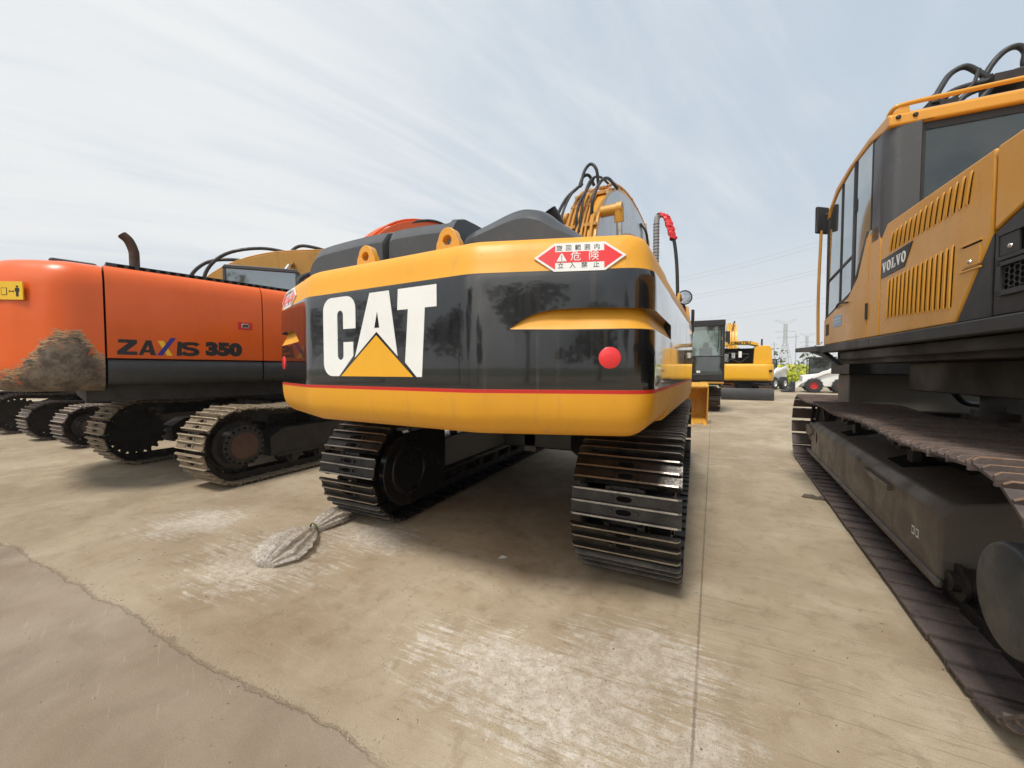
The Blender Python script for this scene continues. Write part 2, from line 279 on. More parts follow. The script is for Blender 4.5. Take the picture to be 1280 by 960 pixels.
# ------------------------------------------------------------------ mesh writer
I4 = Matrix.Identity(4)
def RZ(deg): return Matrix.Rotation(R(deg), 4, 'Z')
def RX(deg): return Matrix.Rotation(R(deg), 4, 'X')
def RY(deg): return Matrix.Rotation(R(deg), 4, 'Y')
def TR(*p): return Matrix.Translation(Vector(p))
def catmull(pts, k=6):
    if len(pts) < 3: return [Vector(p) for p in pts]
    P_ = [Vector(p) for p in pts]; P_ = [2 * P_[0] - P_[1]] + P_ + [2 * P_[-1] - P_[-2]]; out = []
    for i in range(1, len(P_) - 2):
        a, b, c_, d = P_[i - 1:i + 3]
        for j in range(k):
            u = j / k
            out.append(.5 * ((2 * b) + (c_ - a) * u + (2 * a - 5 * b + 4 * c_ - d) * u * u + (3 * b - a - 3 * c_ + d) * u ** 3))
    out.append(P_[-2]); return out
class MB:
    def __init__(s, *mats):
        s.v = []; s.f = []; s.mi = []; s.mats = list(mats) or ['black_satin']; s.M = I4; s.at = {}
    def add(s, vs, fs, mi=0):
        o = len(s.v); s.v += [s.M @ Vector(p) for p in vs]
        for f in fs: s.f.append([i + o for i in f]); s.mi.append(mi)
        return s
    def box(s, x0, x1, y0, y1, z0, z1, mi=0):
        v = [(x, y, z) for z in (z0, z1) for y in (y0, y1) for x in (x0, x1)]
        return s.add(v, [(0, 2, 3, 1), (4, 5, 7, 6), (0, 1, 5, 4), (2, 6, 7, 3), (0, 4, 6, 2), (1, 3, 7, 5)], mi)
    def prism(s, poly, ax, a0, a1, mi=0):
        n = len(poly)
        def P3(p, a): return {'x': (a, p[0], p[1]), 'y': (p[0], a, p[1]), 'z': (p[0], p[1], a)}[ax]
        v = [P3(p, a0) for p in poly] + [P3(p, a1) for p in poly]
        return s.add(v, [list(range(n)), list(range(2 * n - 1, n - 1, -1))] + [(i, i + n, (i + 1) % n + n, (i + 1) % n) for i in range(n)], mi)
    def tube(s, pts, r, mi=0, seg=8, smooth=6):
        pts = catmull(pts, smooth) if smooth and len(pts) > 2 else [Vector(p) for p in pts]
        n = len(pts); vs = []; fs = []; up = None
        for i, p in enumerate(pts):
            d = (pts[min(i + 1, n - 1)] - pts[max(i - 1, 0)]).normalized()
            if up is None: up = d.orthogonal().normalized()
            up = (up - d * up.dot(d)).normalized(); b = d.cross(up)
            rr = r[0] + (r[1] - r[0]) * i / (n - 1) if isinstance(r, tuple) else r
            vs += [p + (up * math.cos(a) + b * math.sin(a)) * rr for a in (2 * math.pi * k / seg for k in range(seg))]
        for i in range(n - 1):
            for k in range(seg): fs.append((i * seg + k, i * seg + (k + 1) % seg, (i + 1) * seg + (k + 1) % seg, (i + 1) * seg + k))
        fs += [list(range(seg - 1, -1, -1)), list(range((n - 1) * seg, n * seg))]
        return s.add(vs, fs, mi)
    def lathe(s, prof, c=(0, 0, 0), ax='x', mi=0, seg=28):
        vs = []; fs = []; n = len(prof)
        for k in range(seg):
            a = 2 * math.pi * k / seg; ca, sa = math.cos(a), math.sin(a)
            for r_, h in prof:
                q = {'x': (h, r_ * ca, r_ * sa), 'y': (r_ * ca, h, r_ * sa), 'z': (r_ * ca, r_ * sa, h)}[ax]
                vs.append((q[0] + c[0], q[1] + c[1], q[2] + c[2]))
        for k in range(seg):
            for i in range(n - 1):
                fs.append((k * n + i, k * n + i + 1, ((k + 1) % seg) * n + i + 1, ((k + 1) % seg) * n + i))
        return s.add(vs, fs, mi)
    def cyl(s, a, b, r_, mi=0, seg=12): return s.tube([a, b], r_, mi, seg, 0)
    def text(s, body, size, M, mi=0, bold=0., thick=.001, sx=1., align='CENTER'):
        cu = bpy.data.curves.new('t', 'FONT'); cu.body = body; cu.size = size; cu.offset = bold; cu.extrude = thick; cu.align_x = align; cu.align_y = 'CENTER'; cu.resolution_u = 4
        ob = bpy.data.objects.new('t', cu); SC.collection.objects.link(ob)
        dg = bpy.context.evaluated_depsgraph_get(); me = bpy.data.meshes.new_from_object(ob.evaluated_get(dg))
        s.add([M @ Vector((p.co.x * sx, p.co.y, p.co.z)) for p in me.vertices], [list(p.vertices) for p in me.polygons], mi)
        bpy.data.objects.remove(ob); bpy.data.curves.remove(cu); bpy.data.meshes.remove(me); return s
    def mesh(s, name, sharp=38, flat=False):
        me = bpy.data.meshes.new(name); me.from_pydata([tuple(p) for p in s.v], [], s.f)
        for mt in s.mats: me.materials.append(MATS[mt])
        me.polygons.foreach_set('material_index', s.mi); me.polygons.foreach_set('use_smooth', [not flat] * len(s.f))
        for k, vals in s.at.items():
            a = me.attributes.new(k, 'FLOAT', 'POINT'); a.data.foreach_set('value', vals)
        me.update()
        if not flat: me.set_sharp_from_angle(angle=R(sharp))
        return me
    def build(s, name, parent=None, bevel=0., T=None, label=None, sharp=38, flat=False, fix=True):
        me = s.mesh(name, sharp, flat)
        if fix:
            bm = bmesh.new(); bm.from_mesh(me); bmesh.ops.recalc_face_normals(bm, faces=bm.faces); bm.to_mesh(me); bm.free()
        o = bpy.data.objects.new(name, me); SC.collection.objects.link(o)
        if parent: o.parent = parent
        if T is not None: o.matrix_local = T
        if bevel:
            b = o.modifiers.new('bevel', 'BEVEL'); b.width = bevel; b.segments = 2; b.limit_method = 'ANGLE'; b.angle_limit = R(35); b.harden_normals = True
        if label: o['label'] = label
        return o
def thing(name, loc, label, cat, group=None, rz=0):
    o = bpy.data.objects.new(name, None); SC.collection.objects.link(o); o.location = loc; o.rotation_euler = (0, 0, R(rz))
    o.empty_display_size = .3; return tag(o, label, cat, group)
def tag(o, label, cat, group=None, kind=None):
    if label: o['label'] = label
    if cat: o['category'] = cat
    if group: o['group'] = group
    if kind: o['kind'] = kind
    return o
def fillet(poly, rad, k=5):
    out = [Vector(poly[0]).to_2d()]
    for i in range(1, len(poly) - 1):
        a, b, c_ = (Vector(q) for q in poly[i - 1:i + 2]); r_ = rad[i] if isinstance(rad, (list, tuple)) else rad
        d1 = (a - b); d2 = (c_ - b); L_ = min(r_, d1.length * .45, d2.length * .45)
        p0 = b + d1.normalized() * L_; p1 = b + d2.normalized() * L_
        for j in range(k + 1):
            u = j / k; out.append(p0 * (1 - u) ** 2 + b * 2 * u * (1 - u) + p1 * u * u)
    out.append(Vector(poly[-1])); return out
def resample(pts, step):
    out = [(pts[0], 0.)]; s_ = 0
    for i in range(len(pts) - 1):
        d = pts[i + 1] - pts[i]; L_ = d.length
        if L_ < 1e-6: continue
        n = max(1, round(L_ / step))
        for j in range(1, n + 1): out.append((pts[i] + d * j / n, s_ + L_ * j / n))
        s_ += L_
    return out
def loft(mb, path, prof, offs=None, cap=True, mi=0, zfun=None):
    """path: [(Vector2, s)], prof: [(z, inset)]; offs(s,z) extra inset. Writes attributes band and run."""
    n = len(path); m_ = len(prof); vs = []; band = []; run = []; gr = []
    nor = []
    for i in range(n):
        d = path[min(i + 1, n - 1)][0] - path[max(i - 1, 0)][0]; d.normalize(); nor.append(Vector((d.y, -d.x)))
    for i, (p, s_) in enumerate(path):
        for z_, ins in prof:
            dep, gv = offs(s_, z_, p) if offs else (0, 0)
            if zfun and z_ < 0: z_, dep, gv = zfun(s_, -z_)
            q = p - nor[i] * (ins + dep); vs.append((q.x, q.y, z_)); band.append(z_); run.append(s_); gr.append(gv)
    fs = [(i * m_ + j, (i + 1) * m_ + j, (i + 1) * m_ + j + 1, i * m_ + j + 1) for i in range(n - 1) for j in range(m_ - 1)]
    if cap: fs += [[i * m_ + m_ - 1 for i in range(n)], [i * m_ for i in range(n - 1, -1, -1)]]
    mb.add(vs, fs, mi)
    mb.at['band'] = mb.at.get('band', []) + band; mb.at['run'] = mb.at.get('run', []) + run; mb.at['groove'] = mb.at.get('groove', []) + gr

# ------------------------------------------------------------------ crawler undercarriage
PITCH = .2159
def shoe_mesh(name, wd, m1, m2, detail=True, pitch=PITCH):
    mb = MB(m1, m2, 'hole_black'); L_ = pitch; h = .030; t0 = 0.; t1 = .014
    gys = (-.42 * L_, -.02 * L_, .40 * L_)
    mb.box(-wd / 2, wd / 2, -L_ * .435, L_ * .455, t0, t1); mb.box(-wd / 2 + .002, wd / 2 - .002, L_ * .40, L_ * .475, t0 - .018, t0 - .001)
    for k, gy in enumerate(gys):
        hh = h if k != 1 else h * .9; a, b = .011, .006; x0, x1 = wd / 2 - .001, wd / 2 - .022
        v = []
        for x_, q in ((-x0, .45), (-x1, 1), (x1, 1), (x0, .45)):
            v += [(x_, gy - a, t1 - .002), (x_, gy + a, t1 - .002), (x_, gy + b, t1 + hh * q), (x_, gy - b, t1 + hh * q)]
        f1 = []; f2 = []
        for i in range(3):
            o = i * 4; f1 += [(o, o + 4, o + 7, o + 3), (o + 1, o + 2, o + 6, o + 5)]; f2.append((o + 3, o + 7, o + 6, o + 2))
        f1 += [(0, 3, 2, 1), (12, 13, 14, 15)]
        mb.add(v, f1, 0); mb.add(v, f2, 1)
    if detail:
        for gy in ((gys[0] + gys[1]) / 2, (gys[1] + gys[2]) / 2):
            el = [(.052 * math.copysign(abs(math.cos(a)) ** .6, math.cos(a)), gy + .019 * math.sin(a)) for a in (2 * math.pi * k / 14 for k in range(14))]
            mb.prism(el, 'z', t1 + .0005, t1 + .0025, 2)
            for sx_ in (-1, 1):
                mb.cyl((sx_ * .085, gy, t1), (sx_ * .085, gy, t1 + .013), .016, 0, 6)
        for sx_ in (-1, 1):
            mb.box(sx_ * .24 - .028, sx_ * .24 + .028, L_ * .40, L_ * .493, t1 + .0005, t1 + .003, 2)
    me = mb.mesh(name, 30)
    bm = bmesh.new(); bm.from_mesh(me); bmesh.ops.recalc_face_normals(bm, faces=bm.faces); bm.to_mesh(me); bm.free()
    return me
def track_loop(y0, y1, R_, zc, sag=.03, pitch=PITCH):
    pts = []
    n = 40
    for i in range(n): pts.append(Vector((y0 + (y1 - y0) * i / n, zc - R_)))
    for i in range(24): a = -math.pi / 2 + math.pi * i / 24; pts.append(Vector((y1 + R_ * math.cos(a), zc + R_ * math.sin(a))))
    for i in range(n):
        u = i / n; s_ = sag * (math.sin(math.pi * ((u * 3) % 1.)) ** 2) * (1 if .0 < u < 1 else 0)
        pts.append(Vector((y1 + (y0 - y1) * u, zc + R_ - s_)))
    for i in range(24): a = math.pi / 2 + math.pi * i / 24; pts.append(Vector((y0 + R_ * math.cos(a), zc + R_ * math.sin(a))))
    pts.append(pts[0].copy())
    cum = [0.]
    for i in range(len(pts) - 1): cum.append(cum[-1] + (pts[i + 1] - pts[i]).length)
    N = int(round(cum[-1] / pitch)); out = []; j = 0
    for k in range(N):
        s_ = (k + .37) * cum[-1] / N
        while cum[j + 1] < s_: j += 1
        u = (s_ - cum[j]) / (cum[j + 1] - cum[j]); p = pts[j].lerp(pts[j + 1], u); out.append(p)
    res = []
    for k in range(N):
        tg = (out[(k + 1) % N] - out[k - 1]).normalized(); res.append((out[k], tg))
    return res
def undercarriage(root, T, xs, y0, y1, R_, wd, shoe, frame_mat, skip=(), separate=(True, True), pitch=PITCH, chain=True, rollers=True, frame_w=.36, cover=None, rear_drive=True, side_out=None, shoe_low=None):
    zc = R_ + .094
    for ti, x0 in enumerate(xs):
        side = 1 if x0 > 0 else -1
        loop = track_loop(y0, y1, R_, zc, pitch=pitch)
        cm = MB('chain_dark', 'shoe_brown'); cm.M = TR(x0, 0, 0)
        sm = MB(*[m_.name for m_ in shoe.materials])
        tr = None; mats_ = []
        for p, tg in loop:
            out = Vector((tg.y, -tg.x)); y_ax = Vector((0, tg.x, tg.y)); z_ax = Vector((0, out.x, out.y)); x_ax = y_ax.cross(z_ax)
            M = Matrix((x_ax, y_ax, z_ax)).transposed().to_4x4(); M.translation = Vector((x0, p.x, p.y)) + z_ax * .046
            mats_.append(M @ RX(random.uniform(-1.3, 1.3)) @ TR(random.uniform(-.003, .003), 0, random.uniform(-.002, .002)))
            old = cm.M; cm.M = M @ TR(0, 0, -.046)
            if chain:
                for sx_ in (-1, 1): cm.box(sx_ * .11 - .018, sx_ * .11 + .018, -pitch * .56, pitch * .46, -.045, .045)
                cm.cyl((-.10, pitch * .5, 0), (.10, pitch * .5, 0), .03, 0, 8)
            cm.M = old
        tr = cm.build('crawler_track', root, T=T, flat=False) if chain else None
        if tr is None:
            tr = bpy.data.objects.new('crawler_track', None)
        if separate[ti]:
            for M in mats_:
                o = bpy.data.objects.new('track_shoe', shoe); SC.collection.objects.link(o); o.parent = tr; o.matrix_local = M
        else:
            vs = [v_.co.copy() for v_ in shoe.vertices]; fs = [list(p_.vertices) for p_ in shoe.polygons]; mi_ = [p_.material_index for p_ in shoe.polygons]
            for M in mats_:
                sm.M = M; o_ = len(sm.v); sm.v += [M @ v_ for v_ in vs]; sm.f += [[i + o_ for i in f_] for f_ in fs]; sm.mi += mi_
            sh = sm.build('track_belt', tr, fix=False)
        # track frame
        fb = MB(frame_mat)
        zt = zc + R_ * .35; zb = zc - R_ * .55; h0 = x0 - frame_w / 2; h1 = x0 + frame_w / 2
        prof = [(y0 + .42, zb), (y1 - .45, zb), (y1 - .45, zt - .08), (y1 - .7, zt), (y0 + .62, zt), (y0 + .42, zt - .12)]
        fb.prism(prof, 'x', h0, h1)
        fb.prism([(y1 - .5, zc - .11), (y1 + .1, zc - .09), (y1 + .1, zc + .09), (y1 - .5, zc + .13)], 'x', h0 + .01, h0 + .05)
        fb.prism([(y1 - .5, zc - .11), (y1 + .1, zc - .09), (y1 + .1, zc + .09), (y1 - .5, zc + .13)], 'x', h1 - .05, h1 - .01)
        fb.box(h0 - .025, h1 + .025, y0 + .5, y1 - .5, zb - .02, zb + .02)
        if ti not in skip: fb.build('track_frame', root, .012, T)
        # sprocket with teeth and final drive
        sp_ = MB('machine_brown'); n = 21; pr = []
        for k in range(n * 4):
            a = 2 * math.pi * k / (n * 4); rr = R_ * (.93 if k % 4 in (0, 1) else .80); pr.append((y0 + rr * math.cos(a), zc + rr * math.sin(a)))
        sp_.prism(pr, 'x', x0 - .04, x0 + .04)
        sp_.build('sprocket', root, T=T)
        dr = MB('under_black' if cover else 'machine_brown', 'hole_black', 'rust_brown')
        xo = h1 + .02 if side > 0 else h0 - .02
        dr.lathe([(0.0, -.02 * side), (.0, .10 * side), (R_ * .52, .10 * side), (R_ * .60, .085 * side), (R_ * .60, -.05 * side), (R_ * .72, -.06 * side), (R_ * .72, -.2 * side)], (xo, y0, zc), 'x', 0, 32)
        for k in range(20):
            a = 2 * math.pi * k / 20; dr.cyl((xo + .086 * side, y0 + R_ * .54 * math.cos(a), zc + R_ * .54 * math.sin(a)), (xo + .104 * side, y0 + R_ * .54 * math.cos(a), zc + R_ * .54 * math.sin(a)), .017, 1, 8)
        dr.lathe([(0, .103 * side), (R_ * .40, .103 * side), (R_ * .40, .09 * side)], (xo, y0, zc), 'x', 2, 24)
        if ti not in skip: dr.build('final_drive', root, .003, T)
        # idler
        iw = MB('machine_brown'); iw.lathe([(.09, -.09), (.12, -.09), (.15, -.03), (R_ * .78, -.03), (R_ * .80, -.075), (R_ * .90, -.075), (R_ * .90, -.045), (R_ * .96, -.04), (R_ * .96, .04), (R_ * .90, .045), (R_ * .90, .075), (R_ * .80, .075), (R_ * .78, .03), (.15, .03), (.12, .09), (.09, .09), (.0, .09), (.0, -.09), (.09, -.09)], (x0, y1, zc), 'x', 0, 32)
        iw.build('idler_wheel', root, T=T)
        if ti in skip: continue
        if rollers:
            n = max(3, int((y1 - y0 - .9) / .48))
            for k in range(n):
                yy = y0 + .55 + (y1 - y0 - 1.1) * (k + .5) / n
                rb_ = MB('machine_brown'); zr = zc - R_ + .045 + .085
                rb_.lathe([(0, -.19), (.06, -.19), (.06, -.15), (.105, -.15), (.105, -.13), (.085, -.12), (.085, .12), (.105, .13), (.105, .15), (.06, .15), (.06, .19), (0, .19)], (x0, yy, zr), 'x', 0, 16)
                rb_.build('track_roller', root, T=T)
            for fr_ in (.33, .68):
                rb_ = MB('machine_brown'); yy = y0 + (y1 - y0) * fr_
                rb_.lathe([(0, -.13), (.07, -.13), (.07, .13), (0, .13)], (x0, yy, zc + R_ - .12), 'x', 0, 14)
                rb_.box(x0 - .03, x0 + .03, yy - .05, yy + .05, zt - .02, zc + R_ - .17)
                rb_.build('carrier_roller', root, T=T)
    return zc
def carbody(root, T, xa, ya, z1, mat='under_black', w_=1.0):
    b = MB(mat); yc = ya
    b.box(-w_ / 2, w_ / 2, yc - .75, yc + .75, z1 - .42, z1 - .02)
    for sx_ in (-1, 1):
        for sy in (-1, 1):
            x0, x1 = sx_ * w_ * .4, sx_ * xa
            b.add([(x0, yc + sy * .25, z1 - .40), (x0, yc + sy * .72, z1 - .40), (x0, yc + sy * .72, z1 - .06), (x0, yc + sy * .25, z1 - .06),
                   (x1, yc + sy * .75, z1 - .72), (x1, yc + sy * 1.25, z1 - .72), (x1, yc + sy * 1.25, z1 - .34), (x1, yc + sy * .75, z1 - .34)],
                  [(0, 1, 2, 3), (4, 7, 6, 5), (0, 4, 5, 1), (1, 5, 6, 2), (2, 6, 7, 3), (3, 7, 4, 0)])
    b.build('car_body', root, .02, T)
    s_ = MB(mat); s_.lathe([(0, 0), (.66, 0), (.66, .07), (.60, .07), (.60, .12), (0, .12)], (0, yc, z1 - .02), 'z', 0, 40); s_.build('swing_bearing', root, T=T)

def beam(mb, pts, w2, mi=0):
    """box beam in the y-z plane; pts: [(y, z, half-height, half-width)]"""
    P_ = catmull([(p[0], p[1], p[2]) for p in pts], 5); n = len(P_)
    vs = []
    for i, p in enumerate(P_):
        d = Vector((P_[min(i + 1, n - 1)].x - P_[max(i - 1, 0)].x, P_[min(i + 1, n - 1)].y - P_[max(i - 1, 0)].y)).normalized(); nn = Vector((-d.y, d.x))
        h = p.z; a = (p.x + nn.x * h, p.y + nn.y * h); b = (p.x - nn.x * h, p.y - nn.y * h)
        vs += [(-w2, a[0], a[1]), (w2, a[0], a[1]), (w2, b[0], b[1]), (-w2, b[0], b[1])]
    fs = []
    for i in range(n - 1):
        for k in range(4): fs.append((i * 4 + k, i * 4 + (k + 1) % 4, (i + 1) * 4 + (k + 1) % 4, (i + 1) * 4 + k))
    fs += [(3, 2, 1, 0), tuple(range((n - 1) * 4, n * 4))]
    mb.add(vs, fs, mi); return mb
def bucket(parent, T, mat='worn_bucket', wd=1.3, name='bucket', s=1.):
    prof = [(0, .95), (.25, 1.05), (.62, .92), (.88, .6), (.86, .28), (.62, .08), (.1, .0)]
    b = MB(mat); inn = [(y * .93 + .02, z * .9 + .05) for y, z in prof]
    P_ = catmull([(y, z, 0) for y, z in prof], 3); Q_ = catmull([(y, z, 0) for y, z in inn], 3); n = len(P_)
    for x0, x1 in ((-wd / 2, wd / 2),):
        v = [(x0, p.x, p.y) for p in P_] + [(x1, p.x, p.y) for p in P_] + [(x0, p.x, p.y) for p in Q_] + [(x1, p.x, p.y) for p in Q_]
        f = []
        for i in range(n - 1):
            f += [(i, i + n, i + 1 + n, i + 1), (2 * n + i, 2 * n + i + 1, 3 * n + i + 1, 3 * n + i)]
        f += [(0, 2 * n, 3 * n, n), (n - 1, 2 * n - 1, 4 * n - 1, 3 * n - 1)]
        b.add(v, f)
    for sx_ in (-1, 1):
        b.prism([(p.x, p.y) for p in P_], 'x', sx_ * wd / 2, sx_ * (wd / 2 - .03) if sx_ > 0 else -wd / 2 + .03)
    for k in range(-2, 3): b.prism([(p.x + .0, p.y) for p in P_[6:13]] + [(p.x + .03, p.y - .01) for p in reversed(P_[6:13])], 'x', k * wd / 5 - .03, k * wd / 5 + .03)
    b.M = I4
    o = b.build(name, parent, .006, T)
    for k in range(5):
        q = MB(mat, 'chain_dark'); x_ = (k - 2) * wd / 4.6
        q.prism([(.12, -.03), (.12, .06), (-.02, .05), (-.20, -.02)], 'x', x_ - .045, x_ + .045); q.build('tooth', o, .006)
    for sx_ in (-.16, .16):
        q = MB(mat); q.prism([(.02, .93), (.5, .98), (.34, 1.28), (.2, 1.3)], 'x', sx_ - .02, sx_ + .02); q.build('ear_plate', o, .006)
    return o
def cab_generic(parent, T, x0, x1, y0, y1, z0, z1, mat='grey_plastic', gl='glass_dark'):
    """pillars, roof, floor, panes and a seat; front at y1"""
    c_ = MB(mat); p_ = .07; f = .16
    for x_ in (x0, x1 - p_):
        for y_ in (y0, y1 - p_ - f): c_.box(x_, x_ + p_, y_, y_ + p_, z0, z1 - .08)
        c_.prism([(y1 - f - p_, z1 - .08), (y1 - f, z1 - .08), (y1, z0 + .6), (y1, z0), (y1 - p_, z0), (y1 - p_, z0 + .6)], 'x', x_ + .002, x_ + p_ - .002)
    c_.box(x0 + .003, x1 - .003, y0 + .003, y1 - .003, z0 - .06, z0 + .5)
    c_.prism([(y0 - .02, z1 - .09), (y1 - f + .04, z1 - .09), (y1 - f - .05, z1), (y0 + .04, z1)], 'x', x0 - .015, x1 + .015)
    cab = c_.build('cab', parent, .02, T)
    for nm, ax, pos, a0, a1 in (('side_window', 'x', x0 + .03, y0 + p_, y1 - p_ - .1), ('side_window', 'x', x1 - .03, y0 + p_, y1 - p_ - .1)):
        g_ = MB(gl); g_.box(pos - .003, pos + .003, a0, a1, z0 + .5, z1 - .09); g_.build(nm, cab)
    g_ = MB(gl); g_.box(x0 + p_, x1 - p_, y0 + .03, y0 + .036, z0 + .5, z1 - .09); g_.build('rear_window', cab)
    g_ = MB(gl); g_.prism([(y1 - f - .03, z1 - .09), (y1 - .03, z0 + .5), (y1 - .036, z0 + .5), (y1 - f - .036, z1 - .09)], 'x', x0 + p_, x1 - p_); g_.build('windscreen', cab)
    s_ = MB('rubber'); xm = (x0 + x1) / 2; s_.box(xm - .24, xm + .24, y0 + .25, y0 + .8, z0 + .5, z0 + .62); s_.box(xm - .22, xm + .22, y0 + .2, y0 + .34, z0 + .6, z1 - .35); s_.build('seat', cab, .04)
    return cab

# ================================================================== GROUND
g = MB('yard_concrete'); g.box(-70, 60, -45, 44, -.3, 0)
tag(g.build('concrete_yard', None, flat=True), 'wide worn concrete yard with sawn joints and white scuffs', None, None, 'structure')
g = MB('field_green'); g.box(-900, 900, -700, 1500, -.5, -.08)
tag(g.build('field_ground', None, flat=True), 'green field ground stretching to the horizon beyond the yard', None, None, 'structure')

# ================================================================== shared shoe meshes
SH_BLACK = shoe_mesh('track_shoe', .72, 'shoe_black', 'shoe_tip')
SH_DUST = shoe_mesh('track_shoe', .62, 'shoe_dusty', 'shoe_dusty_tip')
SH_BROWN = shoe_mesh('track_shoe', .80, 'shoe_brown', 'shoe_brown_tip')
SH_SMALL = shoe_mesh('track_shoe', .58, 'shoe_brown', 'shoe_dusty_tip', False, .19)
SH_MINI = shoe_mesh('track_shoe', .60, 'shoe_black', 'shoe_brown_tip', False, .16)

# ================================================================== BIG YELLOW AND BLACK EXCAVATOR (middle)
cx = thing('excavator', (-1.76, 5.2, 0), 'big yellow and black excavator seen from behind with large white letters on its counterweight', 'excavator', 'excavators parked in a row')
undercarriage(cx, I4, (1.33, -1.265), -2.08, 1.9, .44, .72, SH_BLACK, 'under_black', cover=True)
carbody(cx, I4, 1.15, -.1, 1.02)
dc = MB('under_black')          # smooth plates over the inner side of each rear drive
for sx_, x0 in ((1, -1.265 + .28), (-1, 1.33 - .28)):
    pl = [( -2.08 + .37 * math.cos(a), .53 + .37 * math.sin(a)) for a in (R(90 + 180 * k / 16) for k in range(17))] + [(-1.72, .20), (-1.45, .42), (-1.45, .90)]
    dc = MB('under_black'); dc.prism(pl, 'x', x0, x0 + sx_ * .07)
    dc.lathe([(.26, 0), (.26, sx_ * .012), (.24, sx_ * .018), (.22, sx_ * .012), (.22, 0)], (x0 + sx_ * .07, -2.08, .53), 'x', 0, 40)
    dc.build('drive_cover', cx, .01)
for q in ((-.86, -.8, .80), (.26, -.8, .76)):
    s_ = MB('sign_white', 'ink_black'); s_.M = TR(*q); s_.box(-.045, .045, -.012, -.004, -.055, .055); s_.box(-.022, .022, -.0135, -.012, -.004, .03, 1); s_.box(-.03, .03, -.0135, -.012, -.035, -.03, 1)
    s_.build('inspection_sticker', cx)
ax_ = MB('belly_grey'); ax_.box(-.16, .0, -.85, -.6, .55, 1.10); ax_.build('centre_post', cx, .01)

TU = TR(.04, 0, 0) @ RZ(-2.8)
wF, D_, W_ = .735, 3.31, 1.65
poly = [(-W_, -2.10), (-W_, -2.975), (-wF, -D_), (wF, -D_), (W_, -2.975), (W_, -2.10)]
pth = resample(fillet(poly, [0, .15, .07, .07, .15, 0], 7), .022); tot = pth[-1][1]
topc = [(.225, 1.776), (.25, 1.80), (.279, 1.819), (.32, 1.843), (.367, 1.861), (.42, 1.873), (.476, 1.88), (.626, 1.886), (.915, 1.880), (2.5, 1.868)]
def gcurve(s):
    a = abs(s - tot / 2) - wF; bt = 1.771 + .006 * max(0, min(1, (.5 - a) / .3)); tp = bt + .004
    if a >= .225:
        for (a0, t0), (a1, t1) in zip(topc, topc[1:]):
            if a0 <= a <= a1: tp = max(bt + .004, t0 + (t1 - t0) * (a - a0) / (a1 - a0))
    return a, bt, tp
GN = 14
def gz(s, j):
    """rows 1..GN+4 run through the scooped groove, following its lower and upper lip"""
    a, bt, tp = gcurve(s); j = int(round(j)); k = max(0, min(1, (a - .225) / .35)) ** .7
    off = -.05 if a < .22 else 0
    if j == 1: return bt - .006, 0, -.006 + off
    if j == GN + 4: return tp + .006, 0, -.006 + off
    if j == GN + 3: return tp + .001, 0, -.001 + off
    t_ = (j - 2) / GN; z = bt + (tp - bt) * t_
    return z, .052 * k * t_ ** .8, max(.0, min(tp - z, z - bt)) + (.001 if j > 2 else 0) + off
prof = [(1.170, .30), (1.171, .16), (1.178, .115), (1.195, .08), (1.22, .05), (1.26, .022), (1.31, .007), (1.37, 0), (1.421, -.002), (1.444, -.003), (1.52, -.004), (1.62, -.004), (1.70, -.004), (1.745, -.004)]
prof += [(-float(j), -.004) for j in range(1, GN + 5)] + [(1.93, -.004), (2.0, -.004), (2.06, -.003), (2.088, .001), (2.105, .007), (2.16, .018), (2.21, .030), (2.25, .044), (2.277, .063), (2.294, .095), (2.30, .14), (2.302, .3)]
cw = MB('banded_paint'); loft(cw, pth, prof, lambda s_, z_, p: (0, -.2), zfun=gz)
cwo = cw.build('counterweight', cx, 0, TU, sharp=50, fix=False)
# letters on the flat rear face
FM = TR(0, -D_ + .0, 0) @ Matrix(((1, 0, 0, 0), (0, 0, -1, 0), (0, 1, 0, 0), (0, 0, 0, 1)))      # (a, z, out)
def decal(pl_, mat, lift, name, parent, M, holes=None):
    b = MB(mat); b.M = M; b.prism(pl_, 'z', lift - .010, lift); return b
FM2 = TR(0, -D_, 0) @ RX(90)     # local xy -> facet a,z ; local z -> outwards (-y)
def rnd(cx_, cy, r_, a0, a1, n=6): return [(cx_ + r_ * math.cos(R(a0 + (a1 - a0) * k / n)), cy + r_ * math.sin(R(a0 + (a1 - a0) * k / n))) for k in range(n + 1)]
# C as an outline with a slot
Cc = rnd(-.29, 1.968, .09, 0, 90) + rnd(-.445, 1.968, .09, 90, 180) + rnd(-.445, 1.60, .09, 180, 270) + [(-.372, 1.510), (-.225, 1.650), (-.225, 1.745), (-.324, 1.745), (-.324, 1.655)] + rnd(-.354, 1.652, .030, 0, -180, 5) + [(-.384, 1.68), (-.384, 1.93)] + rnd(-.354, 1.935, .030, 180, 0, 5) + [(-.324, 1.835), (-.20, 1.835)]
Ac = [(-.063, 2.058), (.112, 2.058), (.182, 1.640), (.0, 1.800), (-.214, 1.628)]
Tc = [(.19, 2.058), (.497, 2.058), (.497, 1.928), (.407, 1.928), (.380, 1.510), (.338, 1.510), (.245, 1.600), (.272, 1.928), (.183, 1.928)]
logo = MB('white_paint', 'black_gloss', 'logo_amber')
def fl(pl_, lift, mi=0): logo.M = FM2; logo.prism(pl_, 'z', lift - .02, lift, mi)
fl(Cc, .0058); fl(Ac, .0058); fl(Tc, .0058)
fl([(.006, 1.930), (.024, 1.828), (-.020, 1.828)], .0072, 1)
fl([(-.004, 1.800), (-.385, 1.496), (.345, 1.496)], .0066, 1)
fl([(-.004, 1.779), (-.352, 1.510), (.312, 1.510)], .0078, 2)
logo.build('brand_lettering', cwo, 0)
